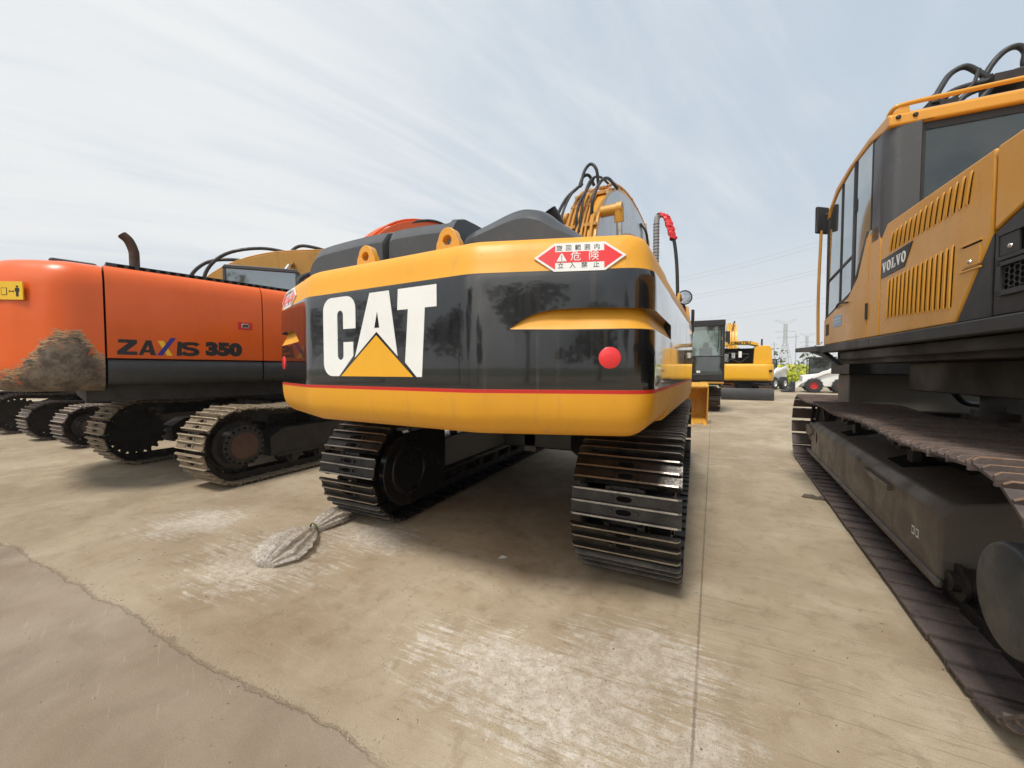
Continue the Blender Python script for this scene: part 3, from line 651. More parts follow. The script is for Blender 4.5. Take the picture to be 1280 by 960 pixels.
def facetM(side, lift=0.):
    ang = math.degrees(math.atan2(D_ - 2.975, W_ - wF)); return (TR(wF, -D_, 0) @ RZ(ang) if side > 0 else TR(-wF, -D_, 0) @ RZ(-ang)) @ RX(90) @ TR(0, 0, lift)
for side in (1, -1):
    M = facetM(side); c0 = .60 * side
    lb = MB('sign_white', 'signal_red', 'ink_black'); lb.M = M @ TR(c0, 2.163, 0) @ RX(-9) @ TR(0, 0, -.014)
    def lp(pl_, lift, mi): lb.prism(pl_, 'z', lift - .008, lift, mi)
    lp([(-.245, 0), (-.135, .080), (.135, .080), (.245, 0), (.135, -.080), (-.135, -.080)], .006, 0)
    lp([(-.225, 0), (-.130, .068), (-.130, -.068)], .0072, 1); lp([(.225, 0), (.130, .068), (.130, -.068)][::-1], .0072, 1)
    lp([(-.130, .0305), (.130, .0305), (.130, -.0305), (-.130, -.0305)], .0072, 1)
    lp([(-.122, -.024), (-.098, .020), (-.091, .020), (-.067, -.024)], .0084, 0)
    lp([(-.0965, .010), (-.0925, .010), (-.0935, -.010), (-.0955, -.010)], .0094, 2); lp([(-.0970, -.014), (-.0920, -.014), (-.0920, -.019), (-.0970, -.019)], .0094, 2)
    Mi = I4
    lb.text('危', .058, TR(-.020, .0, .0078), 0, 0, .0008); lb.text('険', .058, TR(.075, .0, .0078), 0, 0, .0008)
    for k, ch in enumerate('旋回範囲内'): lb.text(ch, .034, TR(-.108 + .050 * k, .0505, .0066), 2, 0, .0006)
    for k, ch in enumerate('立入禁止'): lb.text(ch, .034, TR(-.100 + .063 * k, -.0495, .0066), 2, 0, .0006)
    lb.build('warning_label', cwo)
    dt = MB('signal_red'); dt.M = M @ TR(.762 * side, 1.617, 0); dt.lathe([(0, -.004), (.058, -.004), (.058, .008), (.056, .0095), (0, .0095)], (0, 0, 0), 'z', 0, 40); dt.build('round_reflector', cwo)
for x_ in (-.44, .345):
    e = MB('yellow_paint')
    ring = [(x_ - .105, 2.28), (x_ + .115, 2.28), (x_ + .095, 2.41)] + [(x_ + .075 * math.cos(R(a)), 2.43 + .08 * math.sin(R(a))) for a in range(10, 175, 20)] + [(x_ - .09, 2.41)]
    n = len(ring); hole = [(x_ + .034 * math.cos(2 * math.pi * k / n + .3), 2.42 + .034 * math.sin(2 * math.pi * k / n + .3)) for k in range(n)]
    # wall with a bored eye
    def close(q): return min(range(n), key=lambda k: (ring[q][0] - hole[k][0]) ** 2 + (ring[q][1] - hole[k][1]) ** 2)
    hs = []
    for q in range(n):
        a = math.atan2(ring[q][1] - 2.42, ring[q][0] - x_); hs.append((x_ + .036 * math.cos(a), 2.42 + .036 * math.sin(a)))
    vs = [(p[0], -3.02, p[1]) for p in ring] + [(p[0], -3.02, p[1]) for p in hs] + [(p[0], -2.96, p[1]) for p in ring] + [(p[0], -2.96, p[1]) for p in hs]; fs = []
    for q in range(n):
        r_ = (q + 1) % n; fs += [(q, r_, n + r_, n + q), (2 * n + q, 3 * n + q, 3 * n + r_, 2 * n + r_), (q, 2 * n + q, 2 * n + r_, r_), (n + q, n + r_, 3 * n + r_, 3 * n + q)]
    e.add(vs, fs); e.M = I4; eo = e.build('lifting_eye', cwo, .006)
# house behind the counterweight
hb = MB('black_satin'); hb.box(-1.35, 1.35, -2.8, .2, 1.18, 2.24); hb.box(-1.5, 1.5, .2, 1.9, 1.16, 1.5); hb.build('house_frame', cx, 0, TU)
def flank(mb, prof_, W, xin, side, y0, y1):
    pl_ = [(side * (W - i_), z_) for z_, i_ in prof_] + [(side * xin, prof_[-1][0]), (side * xin, prof_[0][0])]
    mb.prism(pl_, 'y', y0, y1); mb.at['band'] = [v_.z for v_ in mb.v]; mb.at['groove'] = [-.2] * len(mb.v); mb.at['run'] = [0.] * len(mb.v)
for side in (1, -1):
    for y0_, y1_ in ((-2.085, -.62), (-.605, .35)):
        d = MB('banded_paint'); flank(d, [(1.172, .10), (1.18, .06), (1.20, .035), (1.26, .010), (1.36, 0), (1.444, 0), (1.7, -.004), (2.0, .0), (2.09, .006), (2.16, .018), (2.21, .032), (2.245, .055), (2.262, .09), (2.27, .14)], W_, .9, side, y0_, y1_)
        do = d.build('side_door', cx, 0, TU, sharp=50)
        hnd = MB('black_satin'); hnd.box(side * (W_ + .004) - .006, side * (W_ + .004) + .006, y1_ - .22, y1_ - .08, 1.66, 1.72); hnd.build('door_latch', do, .004)
# plastic engine hood: three lids with seams
for pts_ in ([(-1.42, 2.28), (-1.40, 2.56), (-1.34, 2.66), (-1.22, 2.71), (-.8, 2.725), (-.46, 2.72), (-.42, 2.68), (-.41, 2.28)],
             [(-.395, 2.28), (-.39, 2.67), (-.35, 2.715), (0, 2.70), (.18, 2.68), (.23, 2.70), (.27, 2.69), (.29, 2.28)],
             [(.305, 2.28), (.31, 2.50), (.36, 2.55), (.55, 2.605), (.72, 2.65), (.84, 2.65), (.95, 2.60), (1.04, 2.52), (1.16, 2.43), (1.27, 2.34), (1.28, 2.28)]):
    h_ = MB('grey_plastic'); secs = ((-2.84, .70, .03), (-2.79, .90, .012), (-2.70, .98, 0), (-2.55, 1., 0), (-1.3, 1.02, 0), (-.5, .98, 0), (-.4, .85, .02))
    P_ = pts_[:1] + [(v.x, v.y) for v in catmull([(a, b, 0) for a, b in pts_[1:-1]], 3)] + pts_[-1:]
    xm = (pts_[0][0] + pts_[-1][0]) / 2; n = len(P_); vs = []
    for y_, kz, ins in secs:
        for (a, b) in P_: vs.append((a + (xm - a) * ins * 2, y_, 2.28 + (b - 2.28) * kz))
    fs = [(i * n + j, i * n + j + 1, (i + 1) * n + j + 1, (i + 1) * n + j) for i in range(len(secs) - 1) for j in range(n - 1)]
    fs += [list(range(n)), list(range((len(secs) - 1) * n, len(secs) * n))[::-1]]
    h_.add(vs, fs); h_.build('engine_hood', cx, 0, TU, sharp=42)
ex = MB('black_satin', 'hole_black'); ex.tube([(.52, -1.4, 2.5), (.52, -1.4, 2.9), (.50, -1.43, 3.04), (.46, -1.52, 3.14)], .062, 0, 16); ex.cyl((.4605, -1.519, 3.139), (.458, -1.524, 3.1455), .054, 1, 16); ex.build('exhaust_pipe', cx, 0, TU)
# boom
BC = [(.45, 2.0, .36), (.92, 2.9, .42), (1.28, 3.72, .46), (1.95, 4.34, .45), (3.2, 4.74, .38), (4.7, 4.88, .28), (5.7, 4.72, .24)]
bm_ = MB('ochre_paint', 'pale_panel'); beam(bm_, BC, .27); bo = bm_.build('boom', cx, .012, TU)
for sx_ in (-1, 1):
    pp = catmull([(p[0], p[1], p[2]) for p in BC], 5); n = len(pp); tp, bt = [], []
    for i, p in enumerate(pp[3:-4], 3):
        d = (pp[min(i + 1, n - 1)] - pp[i - 1]); d = Vector((d.x, d.y)).normalized(); nn = Vector((-d.y, d.x)); tp.append((p.x + nn.x * p.z * .86, p.y + nn.y * p.z * .86)); bt.append((p.x - nn.x * p.z * .86, p.y - nn.y * p.z * .86))
    q = MB('pale_panel'); q.prism(tp + bt[::-1], 'x', sx_ * .268, sx_ * .276); q.build('side_plate', bo)
def along(BC, xo, off, i0, i1, zadd=0):
    pp = catmull([(p[0], p[1], p[2]) for p in BC], 5); n = len(pp); out = []
    for i in range(i0, min(i1, n)):
        p = pp[i]; d = (pp[min(i + 1, n - 1)] - pp[max(i - 1, 0)]); d = Vector((d.x, d.y)).normalized(); nn = Vector((-d.y, d.x)); out.append((xo, p.x + nn.x * (p.z + off), p.y + nn.y * (p.z + off)))
    return out
for xo, off, i0, i1, r_ in ((-.20, .05, 4, 30, .022), (-.13, .045, 4, 17, .020), (-.03, .05, 4, 30, .022), (.05, .05, 4, 18, .022), (.11, .045, 4, 14, .018), (.20, .05, 4, 11, .026), (.24, .06, 14, 30, .022)):
    q = MB('yellow_piping'); pt = along(BC, xo, off, i0, i1); q.tube(pt, r_, 0, 8, 1)
    for k in range(2, len(pt) - 1, 5): q.cyl((xo, pt[k][1], pt[k][2]), (xo, pt[k + 1][1] * .3 + pt[k][1] * .7, pt[k + 1][2] * .3 + pt[k][2] * .7), r_ * 1.45, 0, 6)
    q.build('hydraulic_pipe', bo)
for z_i in (5, 9, 13, 18, 23):
    a = along(BC, 0, .03, z_i, z_i + 1)[0]; q = MB('yellow_piping'); q.M = TR(0, a[1], a[2]); q.box(-.26, .27, -.03, .03, -.02, .03); q.build('pipe_clamp', bo, .004)
for pts_ in ([(-.30, .55, 3.55), (-.34, .62, 3.9), (-.27, .85, 4.3), (-.18, 1.2, 4.62)], [(-.12, 1.15, 4.60), (-.07, 1.2, 4.86), (.02, 1.25, 4.98), (.12, 1.25, 4.86), (.14, 1.3, 4.62)],
             [(.17, .83, 3.98), (.20, .80, 4.2), (.25, 1.0, 4.52), (.30, 1.3, 4.70), (.31, 1.9, 4.78)], [(-.16, 1.2, 4.62), (-.1, 1.22, 4.78), (-.02, 1.3, 4.82), (.04, 1.4, 4.68)], [(.29, 4.3, 4.95), (.33, 4.8, 4.9), (.35, 5.0, 4.5), (.33, 5.1, 4.0)]):
    q = MB('rubber'); q.tube(pts_, .026, 0, 9); q.build('hose', bo)
for pts_ in ([(-.24, .62, 3.5), (-.28, .70, 3.95), (-.22, .95, 4.4), (-.12, 1.25, 4.68)], [(.02, .70, 3.7), (.03, .80, 4.15), (.05, 1.1, 4.62), (.10, 1.5, 4.86), (.14, 2.1, 4.95)], [(-.05, .72, 3.7), (-.02, .74, 4.1), (.05, .95, 4.42), (.06, 1.3, 4.75)]):
    q = MB('rubber'); q.tube(pts_, .020, 0, 8); q.build('hose', bo)
for sx_ in (-1, 1):
    q = MB('yellow_piping', 'chrome', 'ochre_paint'); q.cyl((sx_ * .27, 1.02, 4.06), (sx_ * .60, 1.02, 4.06), .085, 2, 16); q.cyl((sx_ * .52, 1.02, 4.06), (sx_ * .60, 1.02, 4.06), .10, 2, 16)
    q.cyl((sx_ * .55, 1.02, 4.0), (sx_ * .52, 1.35, 2.6), .050, 1, 16); q.cyl((sx_ * .52, 1.33, 2.7), (sx_ * .50, 1.6, 1.4), .085, 2, 16); q.cyl((sx_ * .55, 1.0, 4.05), (sx_ * .55, 1.04, 3.86), .075, 2, 14)
    q.build('boom_cylinder', bo)
ac = MB('ochre_paint', 'chrome'); ac.cyl((0, 2.4, 5.0), (0, 4.2, 5.25), .09, 0, 14); ac.cyl((0, 4.2, 5.25), (0, 5.4, 5.3), .05, 1, 12); ac.build('stick_cylinder', bo)
st_ = MB('ochre_paint'); beam(st_, [(5.45, 5.35, .18), (5.75, 4.75, .3), (6.0, 3.4, .22), (6.15, 1.7, .15)], .20); st_.build('stick', cx, .01, TU)
bucket(cx, TU @ TR(0, 5.75, .02), 'yellow_paint', 1.3)
# right-hand walkway gear: grip rail, lamp, mirror, wrapped auxiliary hose with a red rag
q = MB('yellow_piping'); q.tube([(1.44, .5, 1.5), (1.46, .55, 2.5), (1.46, .9, 2.56), (1.46, 1.5, 2.5), (1.46, 1.55, 1.5)], .02, 0, 8); q.cyl((1.46, 1.0, 1.5), (1.46, 1.0, 2.55), .016); q.box(1.0, 1.5, .36, 1.7, 1.18, 1.62); q.build('grip_rail', cx, 0, TU)
q = MB('black_satin', 'chrome', 'glass_clear'); q.M = TR(1.50, 1.0, 2.60) @ RZ(20); q.lathe([(0, .09), (.05, .08), (.10, .03), (.105, -.02), (.095, -.02), (.09, .02), (0, .05)], (0, 0, 0), 'y', 0, 20); q.lathe([(0, -.012), (.09, -.012)], (0, 0, 0), 'y', 1, 18); q.cyl((0, .02, -.22), (0, .02, -.09), .014); q.build('work_lamp', cx, 0, TU)
q = MB('rubber'); q.M = TR(1.60, 1.25, 2.30); q.box(-.02, .02, -.05, .05, -.17, .15); q.tube([(0, 0, -.15), (-.03, 0, -.4), (-.12, 0, -.6)], .012); q.build('side_mirror', cx, .01, TU)
q = MB('rubber'); q.tube([(1.43, 1.05, 2.5), (1.44, 1.02, 2.2), (1.40, 1.0, 1.9), (1.43, 1.0, 1.6)], .018); q.tube([(1.49, 1.15, 2.5), (1.50, 1.12, 2.1), (1.46, 1.1, 1.7)], .02); q.build('hose', cx, 0, TU)
ah = MB('wrap_grey'); ah.tube([(1.10, 1.0, 2.1), (1.105, 1.0, 3.1), (1.105, 1.0, 3.72), (1.13, 1.0, 3.83), (1.18, 1.0, 3.845)], .040, 0, 12)
for k in range(34): zq = 2.2 + k * .046; ah.lathe([(.043, -.006), (.049, 0), (.043, .006)], (1.104, 1.0, zq), 'z', 0, 12)
aho = ah.build('wrapped_hose', cx, 0, TU)
q = MB('rubber'); q.tube([(1.18, 1.0, 3.845), (1.26, 1.0, 3.74), (1.345, 1.0, 3.46), (1.39, 1.0, 3.1), (1.41, 1.0, 2.62)], .024, 0, 10); q.build('hose_end', aho)
q = MB('signal_red'); rr_ = random.Random(5); cs = catmull([(1.15, 1.0, 3.86), (1.24, 1.0, 3.78), (1.29, .99, 3.63), (1.335, 1.0, 3.46)], 8); vs = []; fs = []
for i, p in enumerate(cs):
    for k in range(9):
        a = 2 * math.pi * k / 9; r_ = .036 + .020 * rr_.random() + (.012 if k % 3 == 0 else 0); vs.append((p.x + r_ * math.cos(a), p.y + r_ * math.sin(a), p.z + .012 * rr_.uniform(-1, 1)))
for i in range(len(cs) - 1):
    for k in range(9): fs.append((i * 9 + k, i * 9 + (k + 1) % 9, (i + 1) * 9 + (k + 1) % 9, (i + 1) * 9 + k))
q.add(vs, fs); q.build('red_rag', aho, flat=True)
for x_, y_ in ((1.38, 1.9), (1.44, 2.0), (1.50, 2.1)):
    q = MB('yellow_piping'); q.tube([(x_, y_, 1.5), (x_ + .02, y_, 2.1), (x_ - .03, y_ + .05, 2.5), (x_ - .06, y_ + .3, 2.66)], .026, 0, 8); q.build('hydraulic_pipe', cx, 0, TU)
cab_generic(cx, TU, -1.5, -.5, .4, 2.2, 1.5, 2.62, 'ochre_paint')

# ================================================================== ORANGE EXCAVATOR (left)
zx = thing('excavator', (-7.23, 5.1, 0), 'orange excavator with scraped muddy counterweight corner and brown exhaust stack', 'excavator', 'excavators parked in a row')
undercarriage(zx, I4, (1.45, -1.31), -2.0, 1.9, .44, .62, SH_DUST, 'machine_brown')
carbody(zx, I4, 1.15, -.1, 1.05, 'machine_brown')
TZ = RZ(-14)
polyz = [(-1.5, -2.72), (-1.5, -3.10), (-1.12, -3.58), (-.5, -3.76), (.5, -3.76), (1.12, -3.58), (1.5, -3.10), (1.5, -2.745)]
pz = resample(fillet(polyz, [0, .3, .4, .5, .5, .4, .3, 0], 8), .04); tz = pz[-1][1]; pz = [(p, tz - s_) for p, s_ in pz]
cwz = MB('orange_scraped')
loft(cwz, pz, [(1.30, .40), (1.302, .2), (1.33, .12), (1.38, .06), (1.46, .02), (1.6, 0)] + [(1.6 + .06 * k, -.012 * math.sin(k / 16 * math.pi)) for k in range(1, 17)] + [(2.60, .006), (2.67, .022), (2.73, .05), (2.78, .09), (2.815, .15), (2.84, .24), (2.85, .4)])
cwzo = cwz.build('counterweight', zx, 0, TZ, sharp=60, fix=False)
for nm, y0_, y1_ in (('side_door', -2.725, -1.07), ('side_door', -1.055, -.1), ('side_door', -.085, .6)):
    for side in (1, -1):
        d = MB('orange_paint'); flank(d, [(1.70, .03), (1.702, .006), (1.72, 0), (2.2, -.010), (2.6, .0), (2.68, .012), (2.75, .035), (2.80, .07), (2.83, .12), (2.845, .20), (2.85, .3)], 1.5, .9, side, y0_, y1_)
        do = d.build(nm, zx, 0, TZ, sharp=60)
        k_ = MB('dark_grey'); flank(k_, [(1.37, .25), (1.372, .12), (1.40, .06), (1.45, .02), (1.52, .0), (1.62, .0), (1.675, .015), (1.69, .05), (1.692, .2)], 1.5, .9, side, y0_ + .003, y1_ - .003); k_.build('lower_skirt', zx, 0, TZ, sharp=60)
        if side > 0 and y0_ < -2.7:
            tx = MB('ink_black', 'deep_blue', 'sign_yellow'); SM = TR(1.5, -2.725, 0) @ RZ(90) @ RX(90) @ TR(0, 0, -.0025)
            tx.M = SM
            def L_(b, pl_, mi=0, lift=.008): b.prism(pl_, 'z', lift - .006, lift, mi)
            z0, z1 = 1.745, 1.935
            L_(tx, [(.085, z0), (.085, z0 + .045), (.185, z1 - .042), (.095, z1 - .042), (.095, z1), (.262, z1), (.262, z1 - .045), (.165, z0 + .042), (.262, z0 + .042), (.262, z0)])
            L_(tx, [(.272, z0), (.345, z1), (.395, z1), (.435, z0), (.385, z0), (.378, z0 + .035), (.325, z0 + .035), (.312, z0)])
            L_(tx, [(.340, z0 + .07), (.372, z0 + .07), (.364, z0 + .135)], 0, .0081)
            L_(tx, [(.455, z1), (.512, z1), (.600, z0), (.545, z0)], 2); L_(tx, [(.445, z0), (.500, z0), (.640, z1 + .045), (.585, z1 + .045)], 1, .0092)
            L_(tx, [(.640, z0), (.655, z1), (.700, z1), (.690, z0)])
            sc_ = [(.078, .150), (.060, .166), (.0, .170), (-.055, .160), (-.068, .132), (-.045, .108), (.0, .098), (.048, .086), (.070, .060), (.055, .034), (.0, .022), (-.060, .028), (-.080, .046)]
            sp_c = catmull([(a_, b_, 0) for a_, b_ in sc_], 3)
            for i_ in range(len(sp_c) - 1):
                d_ = (sp_c[min(i_ + 2, len(sp_c) - 1)] - sp_c[max(i_ - 1, 0)]).normalized(); e_ = (sp_c[i_ + 1] - sp_c[i_]).normalized() * .004; n_ = Vector((-e_.y, e_.x, 0)).normalized() * (.021 + .008 * abs(n_y if (n_y := d_.y) else 0))
                tx.prism([((p_ + q_).x + .785, (p_ + q_).y + z0) for p_, q_ in ((sp_c[i_] - e_, n_), (sp_c[i_ + 1] + e_, n_), (sp_c[i_ + 1] + e_, -n_), (sp_c[i_] - e_, -n_))], 'z', .002, .0075 + .0004 * (i_ % 2), 0)
            tx.text('350', .232, TR(1.165, (z0 + z1) / 2 + .004, .0065), 0, .018, .001, 1.2)
            cut = MB('orange_paint'); 
            tx.M = SM; tx.build('model_lettering', do)
            ot = MB('orange_paint'); ot.M = SM; ot.prism([(.343, z0 + .068), (.371, z0 + .068), (.363, z0 + .125)], 'z', .0085, .0098); ot.build('letter_counter', do)
            lt = MB('rust_brown', 'chrome', 'red_paint'); lt.M = SM @ TR(1.43, 2.21, .012); lt.box(-.09, .09, -.055, .055, -.01, .004, 2); lt.box(-.045, .05, -.032, .032, .004, .012, 1); lt.box(-.035, .04, -.02, .02, .012, .014, 0); lt.build('door_latch', do, .003)
# warning plate on the rear corner
best = min(pz, key=lambda q: abs(q[1] - .80)); i = pz.index(best); d = (pz[i + 3][0] - pz[i - 3][0]).normalized(); ang = math.degrees(math.atan2(d.y, d.x))
wl = MB('sign_yellow', 'ink_black'); wl.M = TR(best[0].x, best[0].y, 2.43) @ RZ(ang) @ RX(90) @ TR(-.0, 0, .012)
def wp(pl_, lift=.012, mi=1): wl.prism(pl_, 'z', lift - .014, lift, mi)
wp([(-.34, -.10), (.20, -.10), (.20, .10), (-.34, .10)], .012, 0)
wp([(-.21, -.06), (-.145, .06), (-.08, -.06)], .0135); wl.prism([(-.19, -.05), (-.145, .036), (-.10, -.05)], 'z', .0135, .0145, 0); wp([(-.150, .015), (-.140, .015), (-.142, -.02), (-.148, -.02)], .016); wp([(-.15, -.028), (-.14, -.028), (-.14, -.038), (-.15, -.038)], .016)
wp([(-.02, -.05), (.04, -.05), (.04, .03), (-.02, .03)], .0135); wl.prism([(-.014, -.044), (.034, -.044), (.034, .024), (-.014, .024)], 'z', .0135, .0145, 0)
wp([(.055, -.008), (.07, .004), (.07, -.004), (.10, -.004), (.10, .004), (.115, -.008), (.10, -.02), (.10, -.012), (.07, -.012), (.07, -.02)], .0135)
wp([(.125, .03), (.165, .03), (.170, -.01), (.158, -.01), (.158, -.065), (.148, -.065), (.146, -.01), (.144, -.065), (.132, -.065), (.132, -.01), (.12, -.01)], .0135); wl.lathe([(0, 0), (.012, 0), (.012, .0135), (0, .0135)], (.145, .045, 0), 'z', 1, 12)
wl.build('warning_plate', cwzo)
hz = MB('machine_brown'); hz.box(-1.25, 1.25, -2.9, .5, 1.16, 2.78); hz.box(-1.4, 1.4, .5, 2.3, 1.2, 1.6); hz.build('house_frame', zx, 0, TZ)
rl = MB('dark_grey', 'hole_black')       # louvred strip along the hood edge
rl.box(1.06, 1.34, -2.70, -.10, 2.82, 2.885)
for k in range(24): rl.box(1.342, 1.346, -2.60 + k * .10, -2.54 + k * .10, 2.842, 2.876, 1)
rl.build('hood_grille', zx, .006, TZ)
q = MB('dark_grey'); q.box(.35, 1.05, -3.15, -2.75, 2.84, 2.905); q.build('hood_lid', zx, .03, TZ)
q = MB('orange_paint'); q.lathe([(0, .10), (.10, .09), (.17, .05), (.20, 0)], (.35, -3.28, 2.84), 'z', 0, 20); q.build('filler_cap', zx, 0, TZ)
q = MB('rust_brown', 'hole_black'); q.tube([(1.13, -2.42, 2.6), (1.13, -2.42, 3.04), (1.13, -2.43, 3.14), (1.13, -2.47, 3.25), (1.13, -2.53, 3.31)], .054, 0, 14); q.cyl((1.13, -2.529, 3.309), (1.13, -2.535, 3.315), .044, 1, 14); q.build('exhaust_pipe', zx, 0, TZ)
q = MB('orange_paint', 'rubber'); q.lathe([(0, .12), (.05, .11), (.07, .06), (.07, 0)], (1.33, -.45, 2.84), 'z', 0, 14); q.build('valve_cap', zx, 0, TZ)
ZB = [(.5, 2.2, .36), (1.2, 3.3, .38), (1.9, 4.3, .40), (2.8, 4.88, .38), (4.1, 4.98, .34), (5.6, 4.6, .26)]
zbm = MB('orange_paint'); beam(zbm, ZB, .28); zbo = zbm.build('boom', zx, .015, TZ)
for xo in (-.2, -.12, -.04, .05, .14, .22):
    q = MB('orange_paint'); q.tube(along(ZB, xo, .04, 5, 24), .022, 0, 7, 1); q.build('hydraulic_pipe', zbo)
for pts_ in ([(.0, 1.3, 3.8), (.05, 1.5, 4.3), (.1, 2.0, 4.75), (.15, 2.6, 5.02)], [(.2, 2.2, 4.75), (.25, 2.6, 5.15), (.3, 3.2, 5.38), (.3, 3.8, 5.36), (.3, 4.4, 5.1)], [(.1, 3.1, 5.15), (.1, 3.6, 5.34), (.1, 4.2, 5.34), (.1, 4.8, 5.05)]):
    q = MB('rubber'); q.tube(pts_, .032, 0, 8); q.build('hose', zbo)
for pts_ in ([(1.33, -.45, 2.9), (1.28, -.42, 3.1), (1.22, -.1, 3.26), (1.25, .4, 3.22), (1.2, .9, 3.0)], [(1.3, .55, 2.8), (1.26, .6, 3.1), (1.25, .85, 3.34), (1.25, 1.2, 3.34), (1.2, 1.6, 3.1)]):
    q = MB('rubber'); q.tube(pts_, .040, 0, 10); q.build('hose', zx, 0, TZ)
q = MB('orange_paint'); beam(q, [(5.5, 5.1, .2), (5.9, 4.4, .28), (6.4, 1.6, .16)], .2); q.build('stick', zx, .01, TZ)
bucket(zx, TZ @ TR(0, 5.9, .02), 'machine_brown', 1.3)
cab_generic(zx, TZ, -1.45, -.45, .5, 2.3, 1.6, 3.1, 'grey_plastic')

# ================================================================== generic upper structure for machines further off
def upper(root, T, mat, half, tail, front, z0, z1, cabh, cabmat='grey_plastic', gl='glass_dark', boom=None, pipes=True, hoodz=None, cabside=-1, cabz=None):
    pl_ = [(-half, -tail + .5), (-half, -tail + .35), (-half * .8, -tail + .08), (-half * .4, -tail), (half * .4, -tail), (half * .8, -tail + .08), (half, -tail + .35), (half, -tail + .5)]
    ph = resample(fillet(pl_, [0, .1, .2, .3, .3, .2, .1, 0], 5), .1); c_ = MB(mat)
    loft(c_, ph, [(z0, .2), (z0 + .02, .08), (z0 + .08, .02), (z0 + .2, 0), (z1 - .2, 0), (z1 - .08, .02), (z1 - .02, .07), (z1, .2)]); c_.build('counterweight', root, 0, T, sharp=50, fix=False)
    for side in (-1, 1):
        d = MB(mat, 'hole_black'); d.box(side * half - .04 * side - .04, side * half - .04 * side + .04, -tail + .52, 0., z0 + .12, z1 - .02); d.box(side * half - .001, side * half + .002, -tail + .9, -.5, z0 + .3, z1 - .35, 1); d.build('side_door', root, .01, T)
    b = MB('black_satin'); b.box(-half + .06, half - .06, -tail + .3, front, z0 + .02, z0 + .3); b.box(-half + .09, half - .09, -tail + .4, -.1, z0 + .3, z1 - .05); b.build('house_frame', root, 0, T)
    h_ = MB(mat); h_.box(-half + .05, half - .05, -tail + .45, -.12, z1 - .06, (hoodz or z1 + .08)); h_.build('engine_hood', root, .04, T)
    e = MB('machine_brown'); e.tube([(half * .5, -tail + .9, z1), (half * .5, -tail + .9, z1 + .35), (half * .5, -tail + .82, z1 + .45)], .05, 0, 10); e.build('exhaust_pipe', root, 0, T)
    xc = (-half, -half + .98) if cabside < 0 else (half - 1.05, half)
    cab_generic(root, T, xc[0], xc[1], front - 1.75, front, cabz or z0 + .25, cabh, cabmat, gl)
    if cabz: q = MB('dark_grey'); q.box(xc[0] + .1, xc[1] - .1, front - 1.6, front - .2, z0 + .2, cabz); q.build('cab_riser', root, .02, T)
    if boom:
        q = MB(mat); beam(q, boom, .24); bo = q.build('boom', root, .012, T)
        if pipes:
            for xo in (-.15, -.05, .06, .16):
                q = MB('yellow_piping'); q.tube(along(boom, xo, .04, 4, 5 * (len(boom) - 1)), .022, 0, 6, 1); q.build('hydraulic_pipe', bo)
        q = MB(mat, 'chrome')
        m_ = boom[len(boom) // 2]
        for sx_ in (-.38, .38): q.cyl((sx_, .9, z0 + .3), (sx_, (m_[0] + .9) / 2, (m_[1] + z0 + .3) / 2), .08, 0, 10); q.cyl((sx_, (m_[0] + .9) / 2, (m_[1] + z0 + .3) / 2), (sx_, m_[0], m_[1]), .05, 1, 10); q.cyl((sx_ * .6, m_[0], m_[1]), (sx_ * 1.2, m_[0], m_[1]), .07, 0, 10)
        q.build('boom_cylinder', bo)
        l_ = boom[-1]; q = MB(mat); beam(q, [(l_[0] - .25, l_[1] + .5, .16), (l_[0] + .1, l_[1], .26), (l_[0] + .35, l_[1] * .5 + .5, .2), (l_[0] + .35, 1.25, .13)], .17); q.build('stick', root, .01, T)
        bucket(root, T @ TR(0, l_[0] - .1, .02), mat, 1.1)
        return bo
    return None
# third machine, behind the orange one
m3 = thing('excavator', (-12.2, 5.2, 0), 'yellow excavator with tall grey cab and looping boom hoses, rising behind the orange one', 'excavator', 'excavators parked in a row')
undercarriage(m3, I4, (.97, -.98), -1.9, 1.6, .34, .58, SH_SMALL, 'machine_brown', pitch=.19)
carbody(m3, I4, .8, -.1, .85, 'machine_brown')
M3B = [(.3, 2.4, .3), (.9, 3.5, .32), (1.7, 4.12, .34), (2.8, 4.46, .34), (4.4, 4.6, .30), (6, 4.2, .24)]
upper(m3, RZ(-45), 'old_yellow', 1.4, 2.75, 3.3, 1.25, 2.5, 4.06, boom=M3B, cabside=1, cabz=2.3, gl='glass_green')
for pts_ in ([(-.1, .5, 3.2), (-.1, .35, 3.9), (-.1, .7, 4.4), (-.05, 1.3, 4.55), (-.05, 2.0, 4.5)], [(.1, .7, 3.3), (.1, .75, 4.1), (.1, 1.2, 4.65), (.1, 2.0, 4.9), (.1, 2.8, 4.85)], [(.0, 2.6, 4.8), (.0, 2.9, 5.1), (.0, 3.3, 5.12), (.0, 3.9, 5.0), (.0, 4.6, 4.9)]):
    q = MB('rubber'); q.tube(pts_, .045, 0, 8); q.build('hose', m3, 0, RZ(-40))
# fourth machine at the left edge
m4 = thing('excavator', (-16.4, 5.4, 0), 'leftmost excavator, only dusty crawler track showing beneath the orange counterweight', 'excavator', 'excavators parked in a row')
undercarriage(m4, I4, (1.15, -1.15), -2.1, 1.7, .40, .58, SH_SMALL, 'machine_brown', (False, False), pitch=.19)
carbody(m4, I4, 1., -.1, .95, 'machine_brown')
upper(m4, RZ(3), 'dark_grey', 1.35, 2.9, 2.0, 1.1, 2.2, 2.95, boom=[(.4, 1.8, .3), (1.2, 2.7, .34), (2.4, 3.3, .34), (3.9, 3.1, .28), (5.2, 2.4, .2)])
